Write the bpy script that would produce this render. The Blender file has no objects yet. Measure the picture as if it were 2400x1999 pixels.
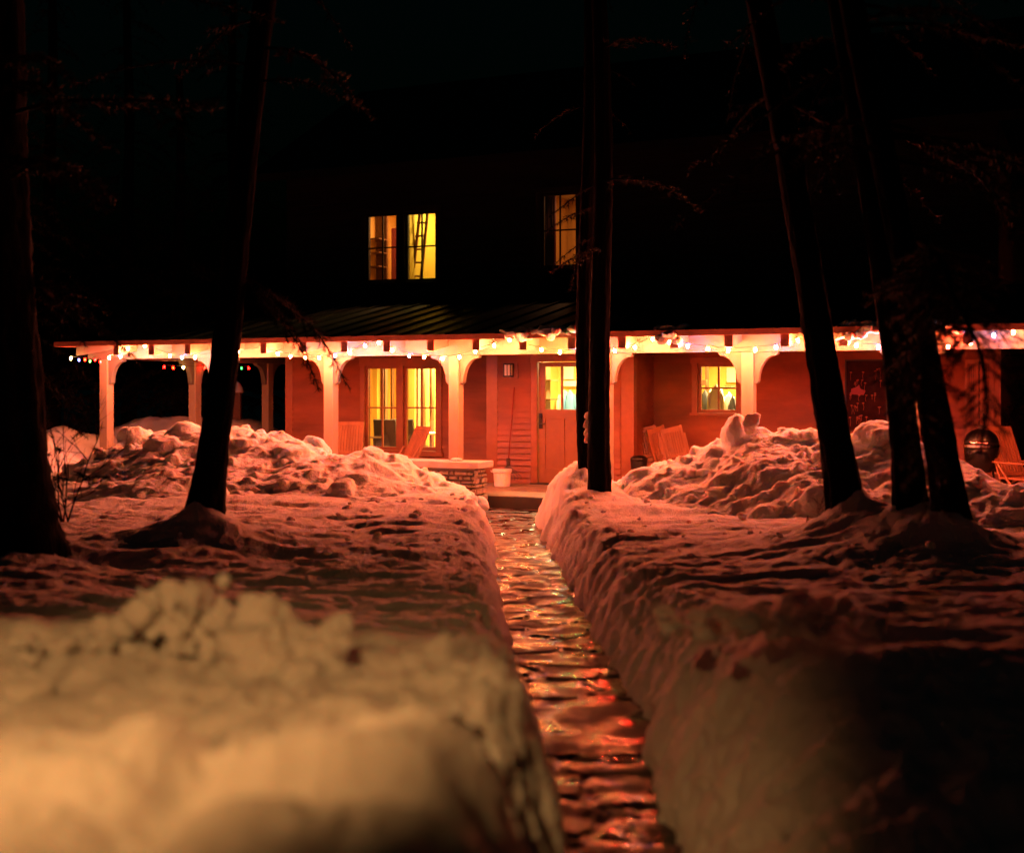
import bpy, bmesh, math, random
import numpy as np
from mathutils import Vector, Matrix
random.seed(7); NR = np.random.RandomState(7)
S = bpy.context.scene; COL = S.collection
PI = math.pi

# ------------------------------------------------------------------ camera, world, lamps, exposure
F, CX, HY, EYE = 3000.0, 1200.0, 905.0, 1.85      # focal length in photo pixels, principal column, horizon row, eye height
cam = bpy.data.cameras.new('camera'); camo = bpy.data.objects.new('camera', cam); COL.objects.link(camo)
camo.location = (0, 0, EYE); camo.rotation_euler = (PI/2, 0, 0)
cam.sensor_width = 36; cam.lens = 36*F/2400; cam.shift_y = -(999.5-HY)/2400
cam.clip_start = .05; cam.clip_end = 600
cam.dof.use_dof = True; cam.dof.focus_distance = 17.5; cam.dof.aperture_fstop = cam.lens/1000/0.040
S.camera = camo
wd = bpy.data.worlds.new("World"); S.world = wd; wd.use_nodes = True
nt = wd.node_tree; bg = nt.nodes['Background']
sky = nt.nodes.new('ShaderNodeTexSky'); sky.sky_type = 'NISHITA'; sky.sun_disc = False
sky.sun_elevation = math.radians(-3); sky.sun_rotation = math.radians(200)
tint = nt.nodes.new('ShaderNodeMix'); tint.data_type = 'RGBA'; tint.blend_type = 'MULTIPLY'; tint.inputs[0].default_value = 1
nt.links.new(sky.outputs[0], tint.inputs[6]); tint.inputs[7].default_value = (.10, .85, .75, 1); nt.links.new(tint.outputs[2], bg.inputs[0]); bg.inputs[1].default_value = 0.022
S.view_settings.view_transform = 'Standard'; S.view_settings.look = 'None'
S.view_settings.exposure = 0; S.view_settings.gamma = 1
S.cycles.use_denoising = True; S.cycles.max_bounces = 6; S.cycles.diffuse_bounces = 3
S.cycles.sample_clamp_indirect = 6; S.cycles.caustics_reflective = False; S.cycles.caustics_refractive = False
BULB = 4900.0         # radiance of a string bulb
def lamp(name, kind, loc, energy, color, size=.1, rot=None, **kw):
    l = bpy.data.lights.new(name, kind); l.energy = energy; l.color = color
    if kind == 'AREA': l.size = size
    else: l.shadow_soft_size = size
    for k, v in kw.items(): setattr(l, k, v)
    o = bpy.data.objects.new(name, l); COL.objects.link(o); o.location = loc
    if rot is not None: o.rotation_euler = rot
    return o
def aim(src, dst):
    return (Vector(dst)-Vector(src)).to_track_quat('-Z', 'Y').to_euler()
# unseen lamp inferred from the warm light: above and left of the camera, aimed at the near bank
lp = (-1.0, .9, 2.9)
lamp('unseen_warm_lamp', 'SPOT', lp, 245, (1, .43, .13), .06, aim(lp, (-.92, 3.25, 1.0)), spot_size=math.radians(55), spot_blend=.7)

# ------------------------------------------------------------------ frames of reference
THX, THY, TH = -6.03, 21.4, math.atan(.471)
cT, sT = math.cos(TH), math.sin(TH)
def W(a, b, z=0.0):                # house frame (along the porch, inward, up) to world
    return Vector((THX + a*cT + b*sT, THY - a*sT + b*cT, z))
def LP(px, py, b):                 # photo pixel on the plane b of the house -> (a, z)
    dx = (px-CX)/F; dz = -(py-HY)/F
    t = (b + THX*sT + THY*cT)/(dx*sT + cT)
    X, Y = dx*t, t
    return ((X-THX)*cT - (Y-THY)*sT, EYE + dz*t)
def LA(px, b): return LP(px, HY, b)[0]
def WP(px, py, Y):                 # photo pixel at depth Y -> world
    return Vector(((px-CX)/F*Y, Y, EYE-(py-HY)/F*Y))

# ------------------------------------------------------------------ noise (numpy)
_P = NR.randint(0, 2**31, 65536).astype(np.int64)
def _h(ix, iy, iz):
    v = (ix*73856093) ^ (iy*19349663) ^ (iz*83492791)
    return _P[v & 65535]/float(2**31)
def noise(x, y, z=0.0):
    x = np.asarray(x, float); y = np.asarray(y, float); z = np.zeros_like(x)+z
    ix, iy, iz = np.floor(x).astype(np.int64), np.floor(y).astype(np.int64), np.floor(z).astype(np.int64)
    fx, fy, fz = x-ix, y-iy, z-iz
    u, v, w = [f*f*f*(f*(f*6-15)+10) for f in (fx, fy, fz)]
    r = 0
    for dx, wx in ((0, 1-u), (1, u)):
        for dy, wy in ((0, 1-v), (1, v)):
            for dz, wz in ((0, 1-w), (1, w)):
                r = r + _h(ix+dx, iy+dy, iz+dz)*wx*wy*wz
    return r*2-1
def fbm(x, y, z=0.0, o=4, ridged=False):
    s = 0; a = 1.0; t = 0
    for i in range(o):
        n = noise(x*2**i+i*17.3, y*2**i+i*9.1, z*2**i+i*3.7 if not isinstance(z, float) else z+i*5.1)
        if ridged: n = 1-2*np.abs(n)
        s = s+a*n; t += a; a *= .5
    return s/t
def sstep(x, a, b):
    t = np.clip((x-a)/(b-a), 0, 1); return t*t*(3-2*t)

# ------------------------------------------------------------------ materials
def mat(name, base, rough=.6, bump=0, scale=20, var=0, metallic=0, spec=.5, emit=None, estr=0, aniso=(1,1,1), var_scale=None, coat=0):
    m = bpy.data.materials.new(name); m.use_nodes = True; n = m.node_tree; p = n.nodes['Principled BSDF']
    p.inputs['Base Color'].default_value = (*base, 1); p.inputs['Roughness'].default_value = rough
    p.inputs['Metallic'].default_value = metallic; p.inputs['Specular IOR Level'].default_value = spec
    if coat: p.inputs['Coat Weight'].default_value = coat
    if emit: p.inputs['Emission Color'].default_value = (*emit, 1); p.inputs['Emission Strength'].default_value = estr
    if bump or var:
        tc = n.nodes.new('ShaderNodeTexCoord'); mp = n.nodes.new('ShaderNodeMapping'); mp.inputs['Scale'].default_value = aniso
        n.links.new(tc.outputs['Object'], mp.inputs[0])
        tx = n.nodes.new('ShaderNodeTexNoise'); tx.inputs['Scale'].default_value = scale; tx.inputs['Detail'].default_value = 6
        n.links.new(mp.outputs[0], tx.inputs[0])
        if bump:
            b = n.nodes.new('ShaderNodeBump'); b.inputs['Strength'].default_value = 1; b.inputs['Distance'].default_value = bump
            n.links.new(tx.outputs[0], b.inputs['Height']); n.links.new(b.outputs[0], p.inputs['Normal'])
        if var:
            tv = n.nodes.new('ShaderNodeTexNoise'); tv.inputs['Scale'].default_value = var_scale or scale*.3; tv.inputs['Detail'].default_value = 5
            n.links.new(mp.outputs[0], tv.inputs[0])
            r = n.nodes.new('ShaderNodeValToRGB'); r.color_ramp.elements[0].position = .3; r.color_ramp.elements[1].position = .7
            r.color_ramp.elements[0].color = (*[c*(1-var) for c in base], 1); r.color_ramp.elements[1].color = (*[min(1, c*(1+var)) for c in base], 1)
            n.links.new(tv.outputs[0], r.inputs[0]); n.links.new(r.outputs[0], p.inputs['Base Color'])
    return m
def snow_mat(name, base, scale, dist):
    m = mat(name, base, .75, spec=.25); n = m.node_tree; p = n.nodes['Principled BSDF']
    p.inputs['Subsurface Weight'].default_value = .6; p.inputs['Subsurface Radius'].default_value = (1.0, .55, .4); p.inputs['Subsurface Scale'].default_value = .06
    tc = n.nodes.new('ShaderNodeTexCoord')
    a = n.nodes.new('ShaderNodeTexNoise'); a.inputs['Scale'].default_value = scale; a.inputs['Detail'].default_value = 8; a.inputs['Roughness'].default_value = .7
    v = n.nodes.new('ShaderNodeTexVoronoi'); v.inputs['Scale'].default_value = scale*1.7
    ad = n.nodes.new('ShaderNodeMath'); ad.operation = 'MULTIPLY_ADD'; ad.inputs[1].default_value = .35
    for t in (a, v): n.links.new(tc.outputs['Object'], t.inputs[0])
    n.links.new(v.outputs['Distance'], ad.inputs[0]); n.links.new(a.outputs[0], ad.inputs[2])
    b = n.nodes.new('ShaderNodeBump'); b.inputs['Strength'].default_value = 1; b.inputs['Distance'].default_value = dist
    n.links.new(ad.outputs[0], b.inputs['Height']); n.links.new(b.outputs[0], p.inputs['Normal'])
    d = n.nodes.new('ShaderNodeTexNoise'); d.inputs['Scale'].default_value = 2.2; d.inputs['Detail'].default_value = 9
    n.links.new(tc.outputs['Object'], d.inputs[0])
    r = n.nodes.new('ShaderNodeValToRGB'); e = r.color_ramp.elements
    e[0].position = .3; e[0].color = (*[c*.90 for c in base], 1); e[1].position = .62; e[1].color = (*base, 1)
    n.links.new(d.outputs[0], r.inputs[0]); n.links.new(r.outputs[0], p.inputs['Base Color'])
    return m
M = {}
M['snow'] = snow_mat('snow', (.86, .845, .82), 30, .018)
M['ice'] = mat('ice_snow', (.8, .82, .85), .4, .01, 25, .1)
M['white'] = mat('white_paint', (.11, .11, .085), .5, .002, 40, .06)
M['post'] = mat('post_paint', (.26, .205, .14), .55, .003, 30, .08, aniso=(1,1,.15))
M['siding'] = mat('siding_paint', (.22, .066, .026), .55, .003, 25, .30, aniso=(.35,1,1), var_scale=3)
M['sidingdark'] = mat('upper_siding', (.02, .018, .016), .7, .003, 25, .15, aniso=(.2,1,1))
M['trim'] = mat('trim_paint', (.23, .076, .032), .5, .002, 30, .08)
M['door'] = mat('door_paint', (.22, .095, .040), .45, .002, 30, .06)
M['black'] = mat('black_metal', (.004, .004, .004), .35, .001, 60)
M['iron'] = mat('dark_iron', (.03, .025, .02), .5)
M['roof'] = mat('roof_metal', (.012, .008, .007), .5, .002, 20, .2, metallic=.4)
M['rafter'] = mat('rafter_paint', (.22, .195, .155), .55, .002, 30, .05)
M['endgrain'] = mat('rafter_end', (.16, .06, .04), .7, .003, 60, .3)
M['fascia'] = mat('roof_deck', (.42, .15, .10), .6, .003, 30, .15)
M['stone'] = mat('bench_stone', (.30, .26, .21), .75, .02, 12, .35, var_scale=9)
M['mortar'] = mat('mortar', (.10, .09, .08), .9, .01, 30)
M['cap'] = mat('cap_stone', (.52, .45, .38), .7, .01, 18, .15)
M['slab'] = mat('door_slab', (.22, .19, .13), .6, .006, 14, .3)
M['teak'] = mat('teak', (.30, .12, .05), .5, .003, 30, .25, aniso=(1,1,.1))
M['plastic'] = mat('white_plastic', (.78, .74, .66), .35)
M['wood_in'] = mat('pine_panel', (.74, .46, .12), .5, .002, 20, .2, aniso=(1,1,.08))
M['wood_dk'] = mat('dark_wood', (.16, .07, .03), .5, .002, 20, .2)
M['wall_in'] = mat('yellow_wall', (.80, .58, .14), .7, var=.06, scale=6)
M['white_in'] = mat('white_wall', (.82, .80, .74), .6)
M['green_in'] = mat('green_yellow_wall', (.78, .60, .12), .7, var=.05, scale=6)
M['floor_in'] = mat('oak_floor', (.38, .22, .10), .4, .002, 20, .2)
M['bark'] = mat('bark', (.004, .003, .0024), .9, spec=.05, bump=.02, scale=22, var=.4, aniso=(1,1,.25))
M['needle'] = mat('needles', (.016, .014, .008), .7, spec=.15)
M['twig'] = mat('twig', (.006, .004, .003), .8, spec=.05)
M['cable'] = mat('cable', (.02, .025, .02), .6)
M['blue'] = mat('blue_cloth', (.10, .28, .50), .8)
M['cream'] = mat('cream_cloth', (.80, .76, .66), .85)
M['grey'] = mat('grey_cloth', (.10, .10, .12), .85)
M['redcloth'] = mat('red_cloth', (.20, .025, .015), .8)
M['board'] = mat('dark_board', (.028, .009, .007), .9, spec=.1, bump=.003, scale=30, var=.4, var_scale=6)
M['motif'] = mat('orange_motif', (.22, .05, .02), .5)
M['redpatch'] = mat('red_patch', (.20, .014, .01), .5)
M['chrome'] = mat('chrome', (.7, .68, .64), .18, metallic=1)
M['lampglass'] = mat('frosted_glass', (.75, .62, .45), .5)
def glass(name, mixv=.07):
    m = bpy.data.materials.new(name); m.use_nodes = True; n = m.node_tree
    for x in list(n.nodes):
        if x.type != 'OUTPUT_MATERIAL': n.nodes.remove(x)
    o = [x for x in n.nodes if x.type == 'OUTPUT_MATERIAL'][0]
    t = n.nodes.new('ShaderNodeBsdfTransparent'); g = n.nodes.new('ShaderNodeBsdfGlossy'); g.inputs['Roughness'].default_value = .03
    t.inputs[0].default_value = (.94, .95, .93, 1)
    mx = n.nodes.new('ShaderNodeMixShader'); mx.inputs[0].default_value = mixv
    n.links.new(t.outputs[0], mx.inputs[1]); n.links.new(g.outputs[0], mx.inputs[2]); n.links.new(mx.outputs[0], o.inputs[0])
    return m
M['glass'] = glass('window_glass')
def bulbmat(name, col, st):
    m = bpy.data.materials.new(name); m.use_nodes = True; p = m.node_tree.nodes['Principled BSDF']
    p.inputs['Base Color'].default_value = (.3, .3, .3, 1)
    p.inputs['Emission Color'].default_value = (*col, 1); p.inputs['Emission Strength'].default_value = st
    return m
BM_ = {'y': bulbmat('bulb_amber', (1, .175, .045), BULB), 'w': bulbmat('bulb_warm', (1, .22, .075), BULB*.95),
       'b': bulbmat('bulb_blue', (.10, .26, .80), BULB*.18), 'r': bulbmat('bulb_red', (1, .025, .012), BULB*1.7),
       'o': bulbmat('bulb_orange', (1, .15, .02), BULB*1.1), 'g': bulbmat('bulb_green', (.08, .70, .16), BULB*.25)}
BF = {'y': bulbmat('far_bulb_amber', (1, .5, .12), 260), 'w': bulbmat('far_bulb_warm', (1, .5, .2), 200),
      'b': bulbmat('far_bulb_blue', (.004, .012, .05), 160), 'r': bulbmat('far_bulb_red', (1, .0016, .0008), 150),
      'o': bulbmat('far_bulb_orange', (1, .004, .0006), 170), 'g': bulbmat('far_bulb_green', (.0012, .04, .006), 130)}

# ------------------------------------------------------------------ mesh builder
class MB:
    def __init__(s): s.v = []; s.f = []; s.m = []; s.mi = 0
    def add(s, vs, fs):
        o = len(s.v); s.v += [tuple(v) for v in vs]; s.f += [tuple(i+o for i in f) for f in fs]; s.m += [s.mi]*len(fs); return s
    def box(s, x0, x1, y0, y1, z0, z1, mtx=None):
        vs = [Vector((x, y, z)) for z in (z0, z1) for y in (y0, y1) for x in (x0, x1)]
        if mtx is not None: vs = [mtx @ v for v in vs]
        return s.add(vs, [(0,2,3,1), (4,5,7,6), (0,1,5,4), (2,6,7,3), (0,4,6,2), (1,3,7,5)])
    def prism(s, poly, d0, d1, f):         # poly 2-D, f(u, v, d) -> point
        n = len(poly)
        vs = [f(u, v, d0) for u, v in poly]+[f(u, v, d1) for u, v in poly]
        fs = [tuple(range(n)), tuple(range(2*n-1, n-1, -1))]+[(i, i+n, (i+1) % n+n, (i+1) % n) for i in range(n)]
        return s.add(vs, fs)
    def tube(s, pts, rad, n=8, cap=True):
        pts = [Vector(p) for p in pts]; k = len(pts)
        if not hasattr(rad, '__len__'): rad = [rad]*k
        vs = []; up = Vector((0, 0, 1)); prev = None
        for i, p in enumerate(pts):
            d = (pts[min(i+1, k-1)]-pts[max(i-1, 0)]); d = d.normalized() if d.length > 1e-9 else Vector((0,0,1))
            if prev is None:
                r = d.cross(up if abs(d.z) < .9 else Vector((1, 0, 0))).normalized()
            else:
                r = (prev-d*prev.dot(d)); r = r.normalized() if r.length > 1e-6 else d.orthogonal().normalized()
            prev = r; q = d.cross(r)
            for j in range(n):
                t = 2*PI*j/n; vs.append(p+(r*math.cos(t)+q*math.sin(t))*rad[i])
        fs = [(i*n+j, i*n+(j+1) % n, (i+1)*n+(j+1) % n, (i+1)*n+j) for i in range(k-1) for j in range(n)]
        if cap: fs += [tuple(range(n-1, -1, -1)), tuple((k-1)*n+j for j in range(n))]
        return s.add(vs, fs)
    def lathe(s, prof, c=(0, 0, 0), n=24, sx=1, sy=1):
        vs = [(c[0]+r*sx*math.cos(2*PI*j/n), c[1]+r*sy*math.sin(2*PI*j/n), c[2]+z) for r, z in prof for j in range(n)]
        fs = [(i*n+j, i*n+(j+1) % n, (i+1)*n+(j+1) % n, (i+1)*n+j) for i in range(len(prof)-1) for j in range(n)]
        return s.add(vs, fs+[tuple(range(n-1, -1, -1)), tuple((len(prof)-1)*n+j for j in range(n))])
    def build(s, name, m, parent=None, smooth=False, bevel=0, loc=None):
        me = bpy.data.meshes.new(name); me.from_pydata(s.v, [], s.f); me.validate(); me.update()
        for x in (m if isinstance(m, (list, tuple)) else [m]): me.materials.append(x)
        if any(s.m) and len(me.polygons) == len(s.m): me.polygons.foreach_set('material_index', s.m)
        if smooth: me.polygons.foreach_set('use_smooth', [True]*len(me.polygons))
        bm = bmesh.new(); bm.from_mesh(me); bmesh.ops.recalc_face_normals(bm, faces=bm.faces); bm.to_mesh(me); bm.free()
        o = bpy.data.objects.new(name, me); COL.objects.link(o)
        if parent is not None: o.parent = parent
        if loc is not None: o.location = loc
        if bevel:
            b = o.modifiers.new('bevel', 'BEVEL'); b.width = bevel; b.segments = 2; b.limit_method = 'ANGLE'
        return o
def tag(o, label=None, cat=None, group=None, kind=None):
    if label: o['label'] = label
    if cat: o['category'] = cat
    if group: o['group'] = group
    if kind: o['kind'] = kind
    return o
def thing(name, label, cat, loc=(0, 0, 0), rz=0, group=None):
    o = bpy.data.objects.new(name, None); COL.objects.link(o); o.location = loc; o.rotation_euler = (0, 0, rz); o.empty_display_size = .2
    return tag(o, label, cat, group)
def copy_tree(o, parent=None):
    c = o.copy(); COL.objects.link(c)
    if parent: c.parent = parent
    for ch in [x for x in bpy.data.objects if x.parent == o]: copy_tree(ch, c)
    return c
def npmesh(name, V, Fq, m, parent=None, smooth=True):
    me = bpy.data.meshes.new(name); me.vertices.add(len(V)); me.vertices.foreach_set('co', V.astype(np.float32).ravel())
    k = Fq.shape[1]; me.loops.add(Fq.size); me.loops.foreach_set('vertex_index', Fq.astype(np.int32).ravel())
    me.polygons.add(len(Fq)); me.polygons.foreach_set('loop_start', np.arange(0, Fq.size, k, dtype=np.int32))
    me.polygons.foreach_set('loop_total', np.full(len(Fq), k, dtype=np.int32))
    me.update(calc_edges=True); me.validate(); me.materials.append(m)
    if smooth: me.polygons.foreach_set('use_smooth', np.ones(len(Fq), bool))
    o = bpy.data.objects.new(name, me); COL.objects.link(o)
    if parent: o.parent = parent
    return o
def gridfaces(r, c):
    i = (np.arange(r-1)[:, None]*c+np.arange(c-1)[None, :]).ravel()
    return np.stack([i, i+1, i+c+1, i+c], 1)

# ------------------------------------------------------------------ terrain
pY  = [0, 2, 3.5, 5, 7.5, 11, 14.5, 17, 19.2, 21]
pL  = [.19, .20, .25, .20, .07, -.10, -.18, -.34, -.55, -.9]
pR  = [.66, .64, .62, .62, .68, .52, .41, .30, .45, .9]
def bumpf(X, Y, x0, y0, rx, ry, h, p=2):
    return h*np.exp(-(((X-x0)/rx)**2+((Y-y0)/ry)**2)**(p/2))
TREES = [  # visible foot in photo pixels, depth, radius, sideways lean, snow cone height and radius
    dict(k='l1', foot=(471, 1195), Y=11.0, r=.120, lean=.132, cone=.46, cr=.36),
    dict(k='l0', foot=(22, 1290), Y=9.6, r=.275, lean=-.03, cone=.20, cr=.5),
    dict(k='m0', foot=(1374, 1150), Y=16.2, r=.105, lean=.003, cone=.0, cr=.4),
    dict(k='m1', foot=(1412, 1175), Y=15.4, r=.130, lean=-.006, cone=.03, cr=.4),
    dict(k='r0', foot=(1998, 1215), Y=10.4, r=.125, lean=-.186, cone=.46, cr=.38),
    dict(k='r1', foot=(2147, 1240), Y=9.8, r=.110, lean=-.142, cone=.22, cr=.42),
    dict(k='r2', foot=(2228, 1240), Y=9.5, r=.108, lean=-.180, cone=.32, cr=.50),
]
for t in TREES: t['P'] = WP(t['foot'][0], t['foot'][1], t['Y'])
def ground_h(X, Y, detail=True):
    L = np.interp(Y, pY, pL); R = np.interp(Y, pY, pR)
    wob = .05*noise(Y*2.2, 0*Y+3.3)+.025*noise(Y*7, 0*Y+8.1)
    dl = L-X+wob; dr = X-R+wob
    # left field height
    HL = np.interp(Y, [0, 2.0, 2.35, 2.62, 2.85, 3.1, 3.6, 4.1, 4.6, 5.2, 6.4, 8, 11, 14, 17, 20], [.95, 1.07, 1.09, 1.05, .93, .93, .97, .99, .93, .80, .62, .54, .50, .46, .46, .46])
    HL = HL + bumpf(X, Y, -.25, 2.5, .45, .26, .07) + bumpf(X, Y, -.95, 2.45, .26, .24, .05) - bumpf(X, Y, -.58, 2.35, .07, .35, .10) - bumpf(X, Y, -1.5, 2.9, .25, .5, .12) + bumpf(X, Y, -2.0, 4.3, .9, .5, .10) - bumpf(X, Y, -1.0, 2.80, 1.0, .16, .08)
    HR = np.interp(Y, [0, 3.0, 3.8, 4.5, 5.2, 6.0, 7.0, 8, 10, 12, 15, 20], [.30, .32, .42, .60, .76, .76, .68, .58, .51, .47, .44, .44])
    HR = HR + bumpf(X, Y, 1.1, 5.3, .5, .5, .06) + bumpf(X, Y, 2.3, 3.9, .6, .8, .22)
    # far snow banks beyond the porch
    HL = HL + bumpf(X, Y, -8.5, 24.0, .8, 1.6, .58) + bumpf(X, Y, -7.3, 27.5, 1.7, 1.8, .80) + bumpf(X, Y, -5.6, 28.0, .8, 1.6, .42)
    wl = np.interp(Y, [2, 5, 8, 12, 18], [.42, .40, .34, .30, .42]); wr = np.interp(Y, [2, 5, 8, 12, 18], [.9, .75, .55, .36, .4])
    if detail:
        wl = wl*(1+.22*noise(Y*3+X, X*2.5+4)); wr = wr*(1+.14*noise(Y*2.5+X*2, X*2.2+9))
    def prof(d, w):
        t = np.clip(d/w, 0, 1); return (1-(1-t)**2.4)
    g = -.06 + (HL+.06)*prof(dl, wl)*(X < (L+R)/2) + (HR+.06)*prof(dr, wr)*(X >= (L+R)/2)
    d = np.maximum(dl, dr); on = sstep(d, 0, .25)
    for t in TREES:
        p = t['P']; rr = np.hypot(X-p.x, Y-p.y+.06)
        g = g+t['cone']*np.exp(-(rr/t['cr'])**1.05)*on
    # bank beside the path at the middle trees
    g = g+bumpf(X, Y, .85, 16.6, .42, 1.1, .40)*on+.05*fbm(X*5, Y*5, 31.0, 3)*np.exp(-((X-.9)/.6)**2-((Y-16.2)/1.3)**2)*on + bumpf(X, Y, 1.15, 15.8, .5, .6, .10)*on
    if detail:
        near = sstep(Y, 2.5, 6.5)
        g = g+on*(1-near)*(.085*fbm(X*1.5+.8*noise(X*2, Y*2), Y*3.2, 11.0, 3, True)+.040*fbm(X*5, Y*6, 13.0, 4)+.018*fbm(X*16, Y*16, 14.0, 3, True))
        g = g+on*(.05*fbm(X*.9, Y*.7, 2.0, 3)+(.026+.004*near)*fbm(X*2.6+2*noise(X, Y), Y*3.6, 5.0, 4)+.006*near*fbm(X*9, Y*8, 7.0, 3, True))
        # trodden crust: shelves and hollows
        w_ = .7*noise(X*.8, Y*.8)
        g = g+on*near*(.030*fbm(X*1.3+w_, Y*4.5+X*.6, 21.0, 4, True)+.012*fbm(X*4, Y*12+X, 23.0, 3, True))
        c = noise(X*1.1+5, Y*2.0+1); g = g-on*near*.05*sstep(c, -.1, .9)
        # flow marks down the trench walls
        wallz = np.clip(1-np.abs(d/.45-.5)*2, 0, 1)
        g = g+wallz*(.02*noise(Y*5+X*3, X*4.3))
    # under the house and the porch
    b = (X-THX)*sT+(Y-THY)*cT; a = (X-THX)*cT-(Y-THY)*sT
    inside = sstep(b, .25, .75)*sstep(a, -1.3, -.7)
    g = g*(1-inside)-.12*inside
    return g
def make_ground():
    ys = [.9]
    while ys[-1] < 27: ys.append(ys[-1]*1.0042 if ys[-1] > 2 else ys[-1]*1.008)
    while ys[-1] < 420: ys.append(ys[-1]*1.05)
    ys = np.array(ys); nc = 820
    t = np.linspace(-1, 1, nc)
    tt = np.sign(t)*(np.abs(t)*.8+.2*np.abs(t)**3)
    Y = np.repeat(ys[:, None], nc, 1); X = tt[None, :]*(.58*Y+1.2)
    Z = ground_h(X, Y)
    V = np.stack([X, Y, Z], -1).reshape(-1, 3)
    o = tag(npmesh('snow_ground', V, gridfaces(len(ys), nc), M['snow']), kind='structure')
    L = np.interp(Y, pY, pL); Rr = np.interp(Y, pY, pR); d = np.maximum(L-X, X-Rr)
    wgt = np.clip(1-np.abs(d-.22)/.42, 0, 1)*sstep(Y, 2.5, 4)*(Y < 20)
    wgt = np.maximum(wgt, np.exp(-((X-.95)/.5)**2-((Y-16.3)/1.2)**2)).ravel(); vg = o.vertex_groups.new(name='bank'); q = np.round(wgt*8).astype(int)
    for k in range(1, 9):
        ids = np.nonzero(q == k)[0].tolist()
        if ids: vg.add(ids, k/8, 'REPLACE')
    for nm, sc, st, grp in (('shovel_marks', .13, .11, 1), ('crumbs', .045, .045, 1)):
        tx = bpy.data.textures.new(nm, 'CLOUDS'); tx.noise_scale = sc; tx.noise_depth = 2
        dm = o.modifiers.new(nm, 'DISPLACE'); dm.texture = tx; dm.strength = st; dm.mid_level = .55; dm.texture_coords = 'LOCAL'; dm.vertex_group = 'bank'
    for nm, sc, st in (('drift', .25, .035), ('crust', .07, .018)):
        tx = bpy.data.textures.new(nm, 'CLOUDS'); tx.noise_scale = sc; tx.noise_depth = 3
        d = o.modifiers.new(nm, 'DISPLACE'); d.texture = tx; d.strength = st; d.mid_level = .5; d.texture_coords = 'LOCAL'
    return o
make_ground()

# wet flagstone path
def make_path():
    ys = np.exp(np.linspace(math.log(1.5), math.log(21), 1100)); nc = 150
    Y = np.repeat(ys[:, None], nc, 1)
    L = np.interp(Y, pY, pL)-.16; R = np.interp(Y, pY, pR)+.2
    X = L+(R-L)*np.linspace(0, 1, nc)[None, :]
    # irregular flags: nearest of jittered cells, gaps from the distance to the second nearest
    gx, gy = X/.40+.38*noise(X*2.2, Y*2.2), Y/.40+.38*noise(X*2.2+9, Y*2.2)
    best = np.full(X.shape, 9.); sec = np.full(X.shape, 9.); idv = np.zeros(X.shape)
    ix, iy = np.floor(gx).astype(np.int64), np.floor(gy).astype(np.int64)
    for dx in (-1, 0, 1):
        for dy in (-1, 0, 1):
            jx = ix+dx; jy = iy+dy
            cx_ = jx+.5+.36*(_h(jx, jy, jx*0+1)*2-1); cy_ = jy+.5+.36*(_h(jx, jy, jx*0+2)*2-1)
            d = np.maximum(np.abs(gx-cx_), 0)**2+((gy-cy_))**2; d = np.sqrt(d)
            new = d < best; sec = np.where(new, best, np.minimum(sec, d)); idv = np.where(new, _h(jx, jy, jx*0+3), idv); best = np.where(new, d, best)
    gap = sec-best+.10*fbm(X*11, Y*11, 2.0, 3)
    big = ((Y > 6.35) & (Y < 7.5+.04*noise(X*3, 0*X)))              # the one broad slab
    gap = np.where(big, np.minimum(np.minimum(7.5-Y, Y-6.35)*6, 1)+.0, gap)
    idv = np.where(big, .8, idv)
    st = sstep(gap, .05, .20)
    Z = -.010+st*(.008+.008*idv)+.004*fbm(X*6, Y*6, 1.0, 4)*st+(1-st)*.012*fbm(X*16, Y*16, 3.0, 3)
    icy = sstep(noise(X*2.1+7, Y*1.3+2), .1, .5); Z = Z+icy*.010*fbm(X*10, Y*9, 6.0, 3)
    V = np.stack([X, Y, Z+.012], -1).reshape(-1, 3)
    m = mat('wet_flagstone', (.10, .075, .065), .24, spec=.7); n = m.node_tree; p = n.nodes['Principled BSDF']
    tc = n.nodes.new('ShaderNodeTexCoord'); mp = n.nodes.new('ShaderNodeMapping'); mp.inputs['Scale'].default_value = (1, 1.3, 1)
    n.links.new(tc.outputs['Object'], mp.inputs[0])
    a = n.nodes.new('ShaderNodeTexNoise'); a.inputs['Scale'].default_value = 16; a.inputs['Detail'].default_value = 8
    b = n.nodes.new('ShaderNodeBump'); b.inputs['Strength'].default_value = 1; b.inputs['Distance'].default_value = .007
    n.links.new(mp.outputs[0], a.inputs[0]); n.links.new(a.outputs[0], b.inputs['Height']); n.links.new(b.outputs[0], p.inputs['Normal'])
    c = n.nodes.new('ShaderNodeTexNoise'); c.inputs['Scale'].default_value = 3; c.inputs['Detail'].default_value = 8
    n.links.new(mp.outputs[0], c.inputs[0])
    r = n.nodes.new('ShaderNodeValToRGB'); e = r.color_ramp.elements; e[0].position = .40; e[0].color = (.12,)*3+(1,); e[1].position = .58; e[1].color = (.75,)*3+(1,)
    n.links.new(c.outputs[0], r.inputs[0]); n.links.new(r.outputs[0], p.inputs['Roughness'])
    r2 = n.nodes.new('ShaderNodeValToRGB'); e = r2.color_ramp.elements; e[0].position = .45; e[0].color = (.014, .008, .010, 1); e[1].position = .78; e[1].color = (.15, .11, .11, 1)
    n.links.new(c.outputs[0], r2.inputs[0]); n.links.new(r2.outputs[0], p.inputs['Base Color'])
    return tag(npmesh('path', V, gridfaces(len(ys), nc), m), kind='structure')
make_path()

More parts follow.
